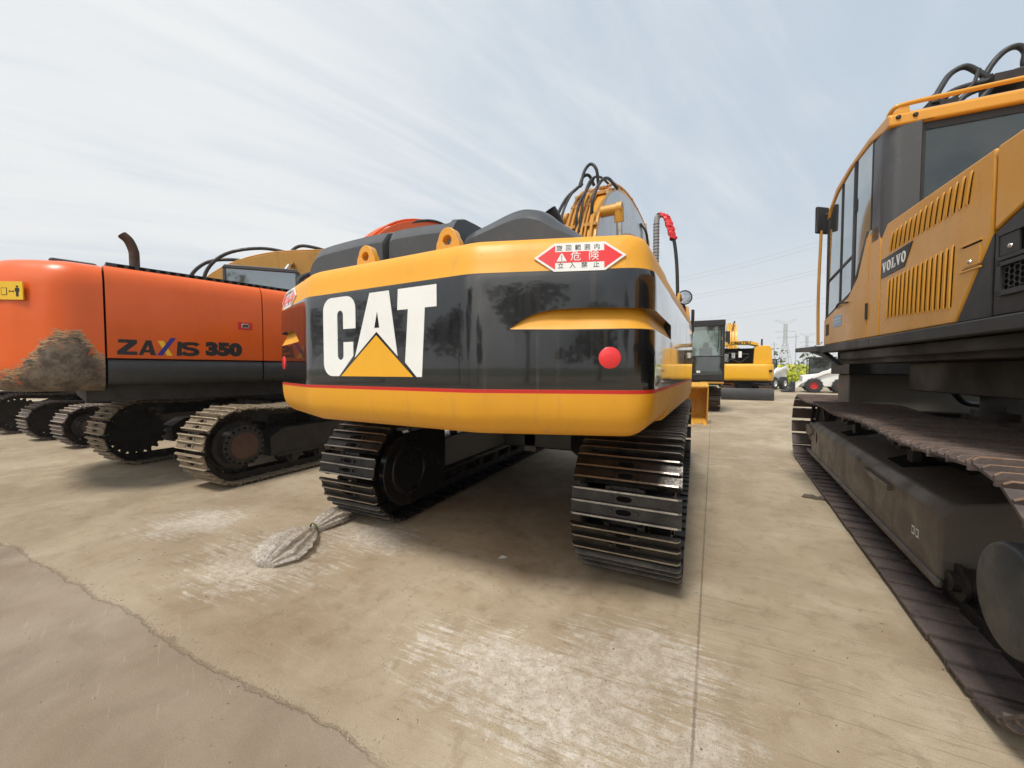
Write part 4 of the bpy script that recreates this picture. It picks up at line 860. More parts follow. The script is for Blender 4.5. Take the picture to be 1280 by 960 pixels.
# ================================================================== OCHRE EXCAVATOR ON THE RIGHT
vo = thing('excavator', (2.9, 5.2, 0), 'large ochre and dark grey excavator on the right with louvred side panels and glazed cab', 'excavator', 'excavators parked in a row')
TVt = TR(1.15 - 2.9, 2.18 - 5.2, 0) @ RZ(-4.1)            # x from the outer shoe edge inwards, y forwards
undercarriage(vo, TVt @ TR(1.70, 0, 0), (-1.30, 1.30), .36, 6.0, .475, .80, SH_BROWN, 'machine_brown', (0,), (True, False), frame_w=.30, rollers=False)
for xx in (0,):
    fb = MB('frame_grey', 'hole_black')            # long box frame in the near track
    o0, o1 = .18, .66
    sec = [(o0, .20), (o0 + .0, .62), (o0 + .06, .70), (o1, .80), (o1, .20)]
    vs = []
    for y_, k in ((1.20, 1.), (5.75, 1.)):
        vs += [(a, y_, b) for a, b in sec]
    n = 5; fb.add(vs, [(0, 1, 2, 3, 4), (9, 8, 7, 6, 5)] + [(i, i + 5, (i + 1) % 5 + 5, (i + 1) % 5) for i in range(5)])
    fb.prism([(.155, .165), (.155, .225), (.20, .225), (.20, .165)], 'y', 1.16, 6.0)
    fb.box(.20, .62, 5.75, 6.1, .36, .66); fb.box(.16, .30, 5.80, 6.15, .44, .62); fb.box(.15, .24, 5.55, 5.85, .50, .60)
    for y_ in (2.45, 4.25):                         # pockets for the carrier rollers
        a, b = .30, .56; f_ = lambda x_: .70 + (x_ - .24) * .1 / .42 + .004
        fb.add([(a, y_ - .2, f_(a)), (b, y_ - .26, f_(b)), (b, y_ + .3, f_(b)), (a, y_ + .2, f_(a))], [(0, 1, 2, 3)], 1)
    fo = fb.build('track_frame', vo, .022, TVt)
    q = MB('hole_black'); q.prism([(5.28 + .04 * math.cos(a), .50 + .085 * math.sin(a)) for a in (2 * math.pi * k / 14 for k in range(14))], 'x', .1765, .179); q.build('frame_slot', fo)
    q = MB('frame_grey'); q.add([(.17, 2.95, .62), (.17, 3.55, .62), (.30, 3.25, .725), (.17, 3.25, .60)], [(0, 1, 2), (0, 3, 1), (0, 2, 3), (1, 3, 2)]); q.box(.15, .19, 2.05, 2.75, .55, .60); q.build('step_bracket', fo, .006)
    q = MB('sign_white', 'ink_black')
    for k in (0, 1): q.box(.1765, .179, 1.50 + k * .07, 1.545 + k * .07, .36, .42); q.box(.1755, .1765, 1.510 + k * .07, 1.535 + k * .07, .372, .41, 1)
    q.build('load_sticker', fo)
    for y_ in (2.45, 4.25):
        q = MB('machine_brown'); q.lathe([(0, -.14), (.05, -.14), (.05, -.11), (.085, -.10), (.075, 0), (.085, .10), (.05, .11), (0, .11)], (.42, y_, .925), 'x', 0, 16); q.box(.40, .46, y_ - .06, y_ + .06, .72, .88); q.build('carrier_roller', vo, .0, TVt)
    for k in range(8):
        q = MB('machine_brown'); q.lathe([(0, -.19), (.06, -.19), (.06, -.15), (.11, -.15), (.11, -.13), (.09, -.12), (.09, .12), (.11, .13), (.11, .15), (.06, .15), (.06, .19), (0, .19)], (.40, 1.15 + k * .60, .235), 'x', 0, 16); q.build('track_roller', vo, T=TVt)
    q = MB('cover_disc'); q.lathe([(0, .055), (.215, .055), (.232, .063), (.242, .085), (.242, .20), (.28, .21), (.28, .30), (0, .30)], (0, .23, .56), 'x', 0, 48)
    q.build('drive_cover', vo, .006, TVt)
carbody(vo, TVt @ TR(1.70, 0, 0), 1.15, 3.1, 1.12, 'machine_brown')

TV = TR(1.385 - 2.9, 2.676 - 5.2, 0) @ RZ(2.3)           # x inwards from the left flank, y forwards from just behind the cab panels
dk = MB('dark_grey'); dk.box(-.03, .10, -1.9, 1.52, 1.745, 1.822); dk.box(-.028, .10, 1.525, 2.75, 1.747, 1.824)
dk.build('deck_beam', vo, .008, TV)
q = MB('dark_grey'); q.prism([(2.755, 1.76), (3.64, 1.79), (3.64, 1.845), (2.755, 1.826)], 'x', -.05, .75); q.prism([(2.3, 1.60), (2.755, 1.755), (3.3, 1.78), (2.755, 1.70)], 'x', .0, .06); q.build('front_step', vo, .008, TV)
fbx = MB('belly_grey', 'black_satin'); fbx.box(.12, 2.9, -1.6, 2.7, 1.62, 1.80, 1); fbx.box(.05, .14, -1.2, 2.4, 1.66, 1.74, 1); fbx.box(.55, 2.3, -.9, 2.3, 1.36, 1.62, 1); fbx.build('house_floor', vo, .01, TV)
q = MB('belly_grey'); q.box(.62, 2.28, 3.9, 4.3, 1.02, 1.50); q.box(2.28, 2.34, 3.86, 4.3, .95, 1.60); q.build('front_guard', vo, .02, TV)
q = MB('black_satin'); q.box(.55, 4.4, 3.7, 4.35, 1.50, 1.72); q.box(2.85, 4.4, 3.7, 4.3, .60, 1.5); q.box(1.2, 3.0, 1.2, 2.6, .85, 1.38); q.tube([(1.0, 2.6, 1.36), (1.3, 2.9, 1.2), (1.8, 3.0, 1.25), (2.2, 2.7, 1.36)], .03); q.tube([(1.1, 2.6, 1.40), (1.5, 3.1, 1.28), (2.1, 3.1, 1.3), (2.4, 2.7, 1.4)], .025); q.build('swivel_hoses', vo, .01, TV)
# side panels (thickness inwards)
def side(name, pl_, x0=0., x1=.05, mat='ochre_paint', bevel=.012, par=None):
    b = MB(mat); b.prism(pl_, 'x', x0, x1); return b.build(name, par or vo, bevel, TV if par is None else None)
ep = side('engine_door', [(.235, 2.26), (.50, 1.828), (1.44, 1.828), (1.44, 2.62), (1.36, 2.70), (.235, 2.70)])
side('shoulder_panel', [(1.455, 1.828), (1.66, 1.828), (1.66, 2.70), (1.58, 2.755), (1.50, 2.74), (1.455, 2.62)])
side('lower_corner_panel', [(.228, 2.262), (.228, 1.828), (.492, 1.828)], .003, .05, 'dark_grey', .006)
rp = side('rear_flank', [(-1.2, 2.62), (-1.2, 2.70), (.22, 2.70), (.22, 2.27), (.04, 2.34), (-1.2, 2.62)][1:] , 0, .05)
gp = side('grille_panel', [(.215, 1.828), (.215, 2.262), (.035, 2.332), (-1.0, 2.55), (-1.0, 1.828)], .004, .05, 'dark_grey', .01)
q = MB('dark_grey', 'hole_black', 'chrome')
q.box(-.012, .006, -.03, .175, 2.10, 2.12); q.box(-.012, .006, -.03, .175, 2.225, 2.245); q.box(-.012, .006, .165, .18, 2.10, 2.245); q.box(-.012, .006, -.04, -.025, 2.10, 2.245)
q.box(.001, .0035, -.025, .165, 2.12, 2.225, 1); q.box(-.008, .003, .04, .16, 2.123, 2.222); q.lathe([(0, -.016), (.011, -.013), (.014, -.006), (.014, 0)], (0, .09, 2.16), 'x', 2, 14); q.build('latch_recess', gp, .003)
q = MB('dark_grey', 'hole_black')
q.box(.001, .0035, -.62, .135, 1.95, 2.075, 1); q.box(-.014, .004, -.66, .165, 1.925, 1.95); q.box(-.014, .004, -.66, .165, 2.072, 2.092); q.box(-.014, .004, .14, .165, 1.93, 2.09)
hx = .019
for i in range(20):
    for j in range(5):
        cy = .115 - i * hx * 1.75; cz_ = 1.962 + j * hx * 1.5 + (hx * .75 if i % 2 else 0)
        if cz_ > 2.062: continue
        P_ = [(cy + hx * math.cos(R(60 * k)), cz_ + hx * .86 * math.sin(R(60 * k))) for k in range(7)]
        for k in range(6): q.cyl((-.003, P_[k][0], P_[k][1]), (-.003, P_[k + 1][0], P_[k + 1][1]), .0026, 0, 4)
q.build('honeycomb_grille', gp)
# louvres
for nm, s0, s1, n, zb0, zb1, zt0, zt1, lean in (('lower', 1.29, .54, 15, 1.962, 1.925, 2.245, 2.285, .012), ('upper', 1.275, .42, 15, 2.462, 2.484, 2.600, 2.655, .03)):
    q = MB('hole_black', 'ochre_paint')
    for k in range(n):
        u = k / (n - 1); s_ = s0 + (s1 - s0) * u; a, b = zb0 + (zb1 - zb0) * u, zt0 + (zt1 - zt0) * u
        q.add([(-.0012, s_ - .004, a), (-.0012, s_ + .006, a + .006), (-.0012, s_ + .006 - lean, b - .005), (-.0012, s_ - .004 - lean, b)], [(0, 1, 2, 3)], 0)  # flat black strip painted on as the shadow line beside each lip
        q.tube([(.004, s_ + .013, a - .004), (-.003, s_ + .012, a + .012), (-.0045, s_ + .012 - lean * .5, (a + b) / 2), (-.003, s_ + .012 - lean, b - .012), (.004, s_ + .012 - lean, b + .004)], .0065, 1, 8, 2)
    q.build('vent_louvres', ep)
bd = MB('dark_grey', 'white_paint'); bd.prism([(1.415, 2.285), (1.415, 2.432), (.975, 2.452), (1.075, 2.298)], 'x', -.0045, .004)
bx0, bh, wv = 1.378, .082, .060
def bl(pl_): bd.prism(pl_, 'x', -.0062, -.004, 1)
def vtext(ch, s0, zb_, h, w_):
    Fx = lambda a: s0 - a * w_; Fz = lambda b: zb_ + b * h
    if ch == 'V':
        for pg in ([(.02, 1), (.36, 1), (.60, 0), (.42, 0)], [(.72, 1), (.94, 1), (.60, 0), (.50, .1)], [(-.03, 1), (.46, 1), (.46, .9), (-.03, .9)], [(.60, 1), (1.05, 1), (1.05, .9), (.60, .9)]): bl([(Fx(a), Fz(b)) for a, b in pg])
    if ch == 'L':
        for pg in ([(.16, 1), (.45, 1), (.45, 0), (.16, 0)], [(0, 1), (.6, 1), (.6, .9), (0, .9)], [(0, 0), (.95, 0), (.95, .12), (0, .12)], [(.80, 0), (.95, 0), (.95, .35), (.86, .35)]): bl([(Fx(a), Fz(b)) for a, b in pg])
    if ch == 'O':
        n = 16
        for k in range(n):
            a0, a1 = 2 * math.pi * k / n, 2 * math.pi * (k + 1) / n
            bl([(Fx(.5 + .5 * math.cos(a0)), Fz(.5 + .53 * math.sin(a0))), (Fx(.5 + .5 * math.cos(a1)), Fz(.5 + .53 * math.sin(a1))), (Fx(.5 + .20 * math.cos(a1)), Fz(.5 + .36 * math.sin(a1))), (Fx(.5 + .20 * math.cos(a0)), Fz(.5 + .36 * math.sin(a0)))])
for k, ch in enumerate('VOLVO'): vtext(ch, 1.395 - k * .070, 2.322 + k * .003, .078, .061)
bd.build('name_plate', ep)
q = MB('ochre_paint', 'chrome', 'hole_black'); q.box(-.004, .003, .30, .45, 2.245, 2.252, 2); q.box(-.006, .003, .30, .47, 2.252, 2.262); q.box(-.006, .003, .30, .47, 2.105, 2.118); q.box(-.004, .003, .30, .45, 2.118, 2.123, 2); q.box(-.003, .002, .31, .44, 2.13, 2.24); q.lathe([(0, -.014), (.010, -.011), (.013, -.004), (.013, 0)], (0, .385, 2.155), 'x', 1, 14); q.build('door_latch', ep, .002)
fill = MB('black_satin'); fill.box(.055, 2.85, -1.5, 1.25, 1.83, 2.62); fill.build('engine_bay', vo, 0, TV)
q = MB('ochre_paint'); q.box(.003, 2.9, -1.45, 1.26, 2.63, 2.697); q.build('engine_hood', vo, .03, TV)
q = MB('ochre_paint'); ph = resample(fillet([(0, -1.21), (0.0, -1.7), (.5, -2.2), (1.5, -2.35), (2.5, -2.2), (3.0, -1.7), (3.0, -1.21)], [0, .3, .4, .5, .4, .3, 0], 6), .1); loft(q, ph, [(1.5, .3), (1.52, .1), (1.6, .03), (1.8, 0), (2.5, 0), (2.65, .05), (2.70, .2)]); q.build('counterweight', vo, 0, TV, fix=False)
for s_ in ('r',): q = MB('ochre_paint'); q.box(2.92, 2.97, -1.2, 2.2, 1.83, 2.70); q.build('right_flank', vo, .01, TV)
# cab
c_ = MB('ochre_paint', 'grey_plastic', 'black_satin')
c_.prism([(1.67, 1.83), (2.72, 1.83), (2.725, 2.11), (2.08, 2.255), (1.88, 2.40), (1.72, 2.70), (1.67, 2.73)], 'x', .0, .05, 0)       # lower door skin
cabo = c_.build('cab', vo, .010, TV)
c_ = MB('black_satin'); c_.box(.06, 1.12, 1.45, 2.68, 1.84, 1.95); c_.box(1.08, 1.14, 1.45, 2.70, 1.9, 3.46); c_.box(.07, 1.10, 1.42, 1.45, 1.84, 2.72); c_.build('cab_floor', cabo, .01)
rf = MB('ochre_paint')
rf.prism([(1.38, 3.455), (1.38, 3.540), (1.42, 3.565), (1.75, 3.565), (2.15, 3.525), (2.48, 3.455), (2.68, 3.31), (2.735, 3.20), (2.70, 3.19), (2.62, 3.28), (2.44, 3.39), (2.10, 3.475), (1.70, 3.50), (1.46, 3.455)], 'x', .0, 1.16); rfo = rf.build('cab_roof', cabo, .022)
q = MB('machine_brown')
for s_, zq in ((.055, 3.515), (.155, 3.51)): q.lathe([(0, -.012), (.013, -.010), (.017, 0)], (s_, 1.378, zq), 'y', 0, 12)
q.build('roof_bolt', rfo)
ra = MB('ochre_paint'); ra.tube([(.03, 1.50, 3.55), (.035, 1.42, 3.60), (.10, 1.40, 3.615), (.4, 1.40, 3.622), (1.12, 1.40, 3.63)], .017, 0, 10); ra.prism([(.02, 3.55), (.13, 3.55), (.12, 3.61), (.07, 3.61)], 'y', 1.395, 1.412); ra.box(1.02, 1.07, 1.395, 1.41, 3.55, 3.625); ra.build('roof_rail', cabo)
pi_ = MB('grey_plastic'); pi_.prism(fillet([(.0, 1.62), (.0, 1.40), (.20, 1.38), (.20, 1.44), (.06, 1.46), (.05, 1.62)], [0, .12, 0, 0, .05, 0], 6), 'z', 2.62, 3.46); pi_.build('corner_pillar', cabo, .006)
fr_ = MB('black_satin')
fr_.box(.004, .016, 1.985, 2.035, 2.27, 3.50); fr_.box(.004, .016, 2.30, 2.325, 2.20, 3.42); fr_.prism([(2.66, 2.09), (2.70, 2.09), (2.715, 3.22), (2.68, 3.24)], 'x', .004, .016)
fr_.prism([(2.03, 2.255), (2.70, 2.10), (2.70, 2.13), (2.03, 2.30)], 'x', .002, .016); fr_.prism([(1.70, 2.72), (1.90, 2.40), (2.03, 2.27), (2.03, 2.31), (1.93, 2.43), (1.73, 2.76)], 'x', .004, .016)
fr_.prism([(1.64, 2.75), (1.665, 2.75), (1.665, 3.49), (1.64, 3.49)], 'x', .004, .016); fr_.prism([(2.0, 2.62), (2.68, 2.50), (2.68, 2.53), (2.0, 2.65)], 'x', .006, .03)
fr_.box(.0, .03, 1.975, 2.0, 3.02, 3.14); fr_.build('door_frame', cabo, .003)
for pl_, nm in (([(2.03, 2.30), (2.69, 2.13), (2.70, 3.21), (2.45, 3.37), (2.03, 3.48)], 'door_window'), ([(1.67, 2.76), (1.73, 2.74), (1.93, 2.42), (1.985, 2.33), (1.985, 3.49), (1.67, 3.49)], 'quarter_window')):
    q = MB('glass_green'); q.prism(pl_, 'x', .0125, .0155); q.build(nm, cabo)
q = MB('black_satin'); q.M = TR(0, 1.415, 0)
for a in ((.195, .235, 2.6, 3.455), (1.05, 1.09, 2.6, 3.455), (.235, 1.05, 3.40, 3.455)): q.box(a[0], a[1], 0, .02, a[2], a[3])
q.build('rear_window_frame', cabo)
q = MB('glass_tinted'); q.box(.235, 1.05, 1.424, 1.428, 2.6, 3.40); q.build('rear_window', cabo)
q = MB('glass_clear'); q.prism([(2.70, 2.1), (2.72, 3.2), (2.724, 3.2), (2.704, 2.1)], 'x', .06, 1.08); q.build('windscreen', cabo)
q = MB('black_satin'); q.prism([(2.69, 1.95), (2.71, 3.24), (2.74, 3.24), (2.72, 1.95)], 'x', 1.04, 1.10); q.build('front_pillar', cabo)
q = MB('rubber', 'plastic_film'); q.box(.35, .85, 1.75, 2.2, 2.3, 2.42); q.box(.38, .82, 1.62, 1.78, 2.4, 3.02); q.box(.48, .72, 1.62, 1.72, 3.02, 3.2); q.build('seat', cabo, .05)
q = MB('plastic_film'); rr_ = random.Random(3); n = 9; vs = [(.30 + .6 * i / n, 1.56 + .05 * rr_.random(), 2.5 + .62 * j / n + .03 * rr_.random()) for j in range(n + 1) for i in range(n + 1)]
q.add(vs, [(j * (n + 1) + i, j * (n + 1) + i + 1, (j + 1) * (n + 1) + i + 1, (j + 1) * (n + 1) + i) for j in range(n) for i in range(n)]); q.build('seat_wrap', cabo)
q = MB('sticker_blue', 'sign_white'); q.box(-.003, .001, 2.22, 2.44, 2.00, 2.11); q.box(-.0042, -.003, 2.24, 2.42, 2.07, 2.078, 1); q.box(-.0042, -.003, 2.26, 2.40, 2.04, 2.046, 1); q.build('blue_sticker', cabo)
q = MB('ink_black', 'field_green'); q.box(-.003, .001, 2.57, 2.65, 1.93, 2.05); q.box(-.0042, -.003, 2.585, 2.635, 1.95, 2.0, 1); q.build('rating_sticker', cabo)
q = MB('black_satin'); q.box(-.012, .002, 1.655, 1.675, 1.99, 2.13); q.tube([(-.01, 2.05, 2.20), (-.03, 2.2, 2.215), (-.01, 2.35, 2.19)], .009); q.build('door_handle', cabo, .003)
mr = MB('old_yellow'); mr.tube([(-.02, 2.83, 1.84), (-.03, 2.83, 2.4), (-.03, 2.79, 3.12)], .015, 0, 10); mro = mr.build('mirror_arm', vo, 0, TV)
q = MB('rubber', 'chrome'); q.M = TR(-.01, 2.80, 3.24) @ RZ(35); q.box(-.085, .085, .0, .035, -.15, .15); q.build('wing_mirror', mro, .02)
q = MB('rubber'); q.M = TR(.03, 2.80, 3.26); q.tube([(-.02, 0, .03), (.05, -.02, .05), (.07, -.02, -.08), (.0, 0, -.1)], .012); q.build('mirror_bracket', mro)
# boom and hoses above the cab
VB = [(2.6, 2.1, .4), (3.0, 3.1, .42), (3.7, 4.1, .42), (4.6, 4.62, .40), (5.6, 4.85, .34), (6.3, 4.8, .26)]
q = MB('dark_grey'); q.M = TR(1.62, 0, 0); beam(q, VB, .30); vbo = q.build('boom', vo, .015, TV)
for pts_, r_ in (([(1.16, 3.45, 4.64), (1.24, 3.5, 4.80), (1.36, 3.6, 4.98), (1.47, 3.6, 5.03), (1.56, 3.6, 4.97), (1.68, 3.6, 4.82), (1.72, 3.7, 4.78)], .031), ([(1.62, 3.6, 4.80), (1.70, 3.6, 4.98), (1.80, 3.6, 5.10), (1.90, 3.6, 5.12), (1.96, 3.6, 5.04), (1.96, 3.6, 4.90), (2.06, 3.6, 4.80)], .031),
                ([(1.12, 3.4, 4.4), (1.22, 3.45, 4.62), (1.40, 3.5, 4.74), (1.75, 3.5, 4.74), (2.05, 3.6, 4.66)], .035), ([(1.2, 3.4, 4.45), (1.3, 3.4, 4.60), (1.45, 3.4, 4.70), (1.50, 3.4, 4.86)], .018), ([(1.30, 3.4, 4.4), (1.4, 3.4, 4.6), (1.7, 3.4, 4.66), (2.0, 3.4, 4.62)], .03), ([(1.5, 3.4, 4.5), (1.7, 3.4, 4.72), (1.95, 3.4, 4.74), (2.1, 3.4, 4.6)], .03)):
    q = MB('rubber'); q.tube(pts_, r_, 0, 10); q.build('hose', vbo)
q = MB('chain_dark'); q.box(1.08, 1.34, 3.38, 3.52, 4.52, 4.60); q.cyl((1.14, 3.4, 4.56), (1.17, 3.44, 4.68), .05, 0, 12); q.build('hose_coupling', vbo, .006); q = MB('chain_dark'); q.cyl((1.70, 3.6, 4.74), (1.66, 3.6, 4.86), .052, 0, 12); q.box(1.6, 1.95, 3.35, 3.6, 4.62, 4.75); q.build('hose_coupling', vbo, .006); q = MB('chain_dark'); q.cyl((1.98, 3.6, 4.82), (2.06, 3.6, 4.74), .05, 0, 12); q.build('hose_coupling', vbo, .006)
q = MB('dark_grey'); beam(q, [(6.1, 4.7, .18), (5.9, 4.1, .24), (5.5, 1.5, .16)], .2); q.build('stick', vo, .01, TV @ TR(1.9, 0, 0))
bucket(vo, TV @ TR(2.0, 4.9, .02), 'dark_grey', 1.3)

# ================================================================== EXCAVATOR FACING US, cab in black
fa = thing('excavator', (-.50, 18.2, 0), 'excavator facing the camera with boxy black cab and worn yellow bucket on the ground', 'excavator')
undercarriage(fa, I4, (-1.02, 1.02), -1.55, 1.4, .33, .60, SH_MINI, 'machine_brown', pitch=.16, rollers=False)
carbody(fa, I4, .9, -.1, .95, 'black_satin', .8)
TA = RZ(180)
upper(fa, TA, 'bright_yellow', 1.32, 2.3, 2.2, 1.05, 1.95, 2.4, boom=None, cabside=1, cabz=9) if 0 else None
c_ = MB('bright_yellow'); c_.box(-1.25, 1.2, -2.2, -.3, 1.1, 2.0); c_.build('engine_housing', fa, .06, TA)
q = MB('black_satin'); q.box(-1.30, 1.2, -.35, 2.4, 1.02, 1.22); q.build('house_frame', fa, .01, TA)
q = MB('black_satin', 'glass_clear'); x0, x1, y0_, y1_ = -1.40, -.22, .9, 2.55           # cab on the machine's left: our right
for x_ in (x0, x1 - .07):
    for y_ in (y0_, y1_ - .07): q.box(x_, x_ + .07, y_, y_ + .07, 1.2, 3.25)
q.box(x0 - .01, x1 + .01, y0_ - .02, y1_ + .03, 3.14, 3.36); q.box(x0 + .004, x1 - .004, y0_ + .004, y1_ - .004, 1.18, 1.42); q.box(x0 + .03, x1 - .03, y1_ - .05, y1_ - .01, 2.04, 2.09)
ca = q.build('cab', fa, .03, TA)
for nm, z0, z1, gl in (('windscreen', 2.09, 3.14, 'glass_clear'), ('lower_windscreen', 1.42, 2.04, 'glass_dark')):
    q = MB(gl); q.box(x0 + .07, x1 - .07, y1_ - .03, y1_ - .025, z0, z1); q.build(nm, ca)
q = MB('glass_clear'); q.box(x0 + .03, x0 + .035, y0_ + .07, y1_ - .07, 1.9, 3.14); q.build('side_window', ca); q = MB('glass_clear'); q.box(x0 + .07, x1 - .07, y0_ + .03, y0_ + .035, 2.0, 3.14); q.build('rear_window', ca)
q = MB('grey_plastic'); q.box(-1.08, -.55, 1.3, 1.8, 1.6, 1.75); q.box(-1.05, -.58, 1.22, 1.36, 1.7, 2.45); q.box(-.92, -.72, 1.24, 1.34, 2.45, 2.65); q.build('seat', ca, .05)
q = MB('chrome'); q.cyl((-.86, 2.3, 1.5), (-.86, 2.2, 2.15), .018, 0, 6); q.cyl((-.78, 2.3, 1.5), (-.78, 2.2, 2.15), .018, 0, 6); q.build('control_lever', ca)
q = MB('rubber'); q.tube([(-1.2, 2.57, 3.1), (-1.2, 2.6, 2.7), (-1.17, 2.6, 2.2)], .014, 0, 6); q.build('wiper', ca)
q = MB('rubber'); q.box(-1.56, -1.42, 2.4, 2.45, 2.55, 2.95); q.cyl((-1.40, 2.4, 2.9), (-1.5, 2.42, 2.9), .015, 0, 6); q.build('side_mirror', ca, .02)
q = MB('sign_white'); q.box(-.62, -.50, 2.545, 2.549, 1.46, 1.54); q.build('sticker', ca)
AB = [(.3, 1.4, .24), (1.0, 2.1, .28), (2.1, 2.75, .28), (3.3, 2.7, .22), (4.3, 2.3, .18)]
q = MB('old_yellow'); beam(q, AB, .2); ab = q.build('boom', fa, .01, TA)
q = MB('old_yellow'); beam(q, [(4.1, 2.7, .14), (4.5, 2.2, .2), (4.9, 1.35, .14)], .15); q.build('stick', fa, .01, TA)
bk = bucket(fa, TA @ TR(-.10, 6.0, 0) @ RZ(184), 'worn_bucket', 1.45); bk.scale = (1, 1, 1.15)
q = MB('old_yellow'); q.prism([(1.9, 1.02), (1.9, 1.12), (2.7, 1.14), (2.7, 1.08)], 'x', -1.38, -.62); q.build('side_step', fa, .01, TA)

# ================================================================== YELLOW MACHINE SEEN FROM BEHIND, engine lid up, blade towards us
ko = thing('excavator', (2.42, 25.6, 0), 'bright yellow excavator with open engine lid and dark blade, right of the black cab', 'excavator')
undercarriage(ko, I4, (-.85, .85), -1.5, 1.3, .28, .48, SH_MINI, 'machine_brown', (), (False, False), pitch=.16, rollers=False)
carbody(ko, I4, .6, -.1, .85, 'black_satin', .8)
q = MB('dark_grey'); bp = [(.0, .0), (.08, .03), (.13, .2), (.12, .42), (.03, .62), (-.02, .61), (.07, .42), (.08, .2), (.03, .05)]
q.prism([(-a - 2.2, b) for a, b in bp], 'x', -1.22, 1.15); q.prism([(-2.25, .15), (-2.25, .35), (-.8, .42), (-.8, .28)], 'x', -.55, -.42); q.prism([(-2.25, .15), (-2.25, .35), (-.8, .42), (-.8, .28)], 'x', .42, .55); q.build('dozer_blade', ko, .004)
c_ = MB('bright_yellow'); ph = resample(fillet([(-1.25, -1.0), (-1.25, -1.55), (-1.0, -1.82), (1.0, -1.82), (1.25, -1.55), (1.25, -1.0)], [0, .2, .22, .22, .2, 0], 5), .08); loft(c_, ph, [(1.00, .15), (1.01, .06), (1.08, .01), (1.2, 0), (1.75, 0), (1.85, .02), (1.90, .07), (1.905, .2)]); c_.build('counterweight', ko, 0, sharp=50, fix=False)
q = MB('ink_black'); q.box(.98, 1.12, -1.83, -1.80, 1.45, 1.58); q.build('emblem', ko)
q = MB('black_satin'); q.box(-1.2, 1.2, -1.0, 1.9, .85, 1.2); q.build('house_frame', ko)
q = MB('bright_yellow'); q.prism([(.30, 1.90), (1.16, 1.90), (1.10, 2.72), (1.0, 2.86), (.42, 2.86), (.34, 2.7)], 'y', -1.6, -.4); q.build('engine_cover', ko, .04)
q = MB('hole_black'); q.box(-1.15, .33, -1.35, .6, 1.90, 2.74); q.build('engine_bay', ko)
q = MB('chrome', 'chain_dark', 'white_paint'); q.cyl((-.30, -1.42, 2.25), (-.30, -1.42, 2.58), .085, 2, 10); q.cyl((-.62, -1.42, 2.2), (-.62, -1.42, 2.5), .10, 0, 10); q.cyl((-.9, -1.4, 2.5), (.1, -1.4, 2.42), .04, 1, 8); q.tube([(-1.0, -1.4, 2.0), (-.7, -1.42, 2.15), (-.3, -1.4, 2.0), (.1, -1.4, 2.3)], .03, 1, 6); q.box(-1.1, -.85, -1.44, -1.36, 2.0, 2.45, 0); q.build('engine_block', ko)
q = MB('bright_yellow', 'ink_black'); q.prism([(-1.2, 2.86), (-1.15, 3.02), (-.5, 3.14), (.2, 3.10), (.52, 2.98), (.52, 2.86), (.2, 2.95), (-.5, 2.98)], 'y', -1.62, -.5)
q.text('KOMATSU', .20, TR(-.38, -1.625, 3.02) @ RX(90), 1, .008, .002, 1.15); q.build('raised_hood', ko, .0)
q = MB('machine_brown'); q.cyl((.75, -.9, 2.8), (.75, -.9, 3.25), .045, 0, 10); q.build('exhaust_pipe', ko)
KB = [(.1, 1.7, .24), (.3, 2.9, .26), (.8, 3.9, .24), (1.8, 4.2, .2), (3.2, 3.6, .18)]
q = MB('bright_yellow'); q.M = TR(-.55, 0, 0); beam(q, KB, .24); kb = q.build('boom', ko, .01)
for xo in (-.70, -.60, -.45): q = MB('yellow_piping'); q.tube(along(KB, xo, .03, 2, 16), .026, 0, 6, 1); q.build('hydraulic_pipe', kb)
q = MB('rubber'); q.tube([(-.55, .4, 3.9), (-.5, .5, 4.3), (-.42, .7, 4.45), (-.4, 1.1, 4.4)], .03, 0, 6); q.build('hose', kb)
q = MB('bright_yellow'); beam(q, [(3.0, 4.0, .13), (3.3, 3.4, .18), (3.5, 1.4, .12)], .12); q.build('stick', ko, .01, TR(-.55, 0, 0))
bucket(ko, TR(-.55, 2.9, .1), 'bright_yellow', .9)
cab_generic(ko, I4, -1.22, -.2, .1, 1.7, 1.2, 2.85, 'black_satin', 'glass_clear')

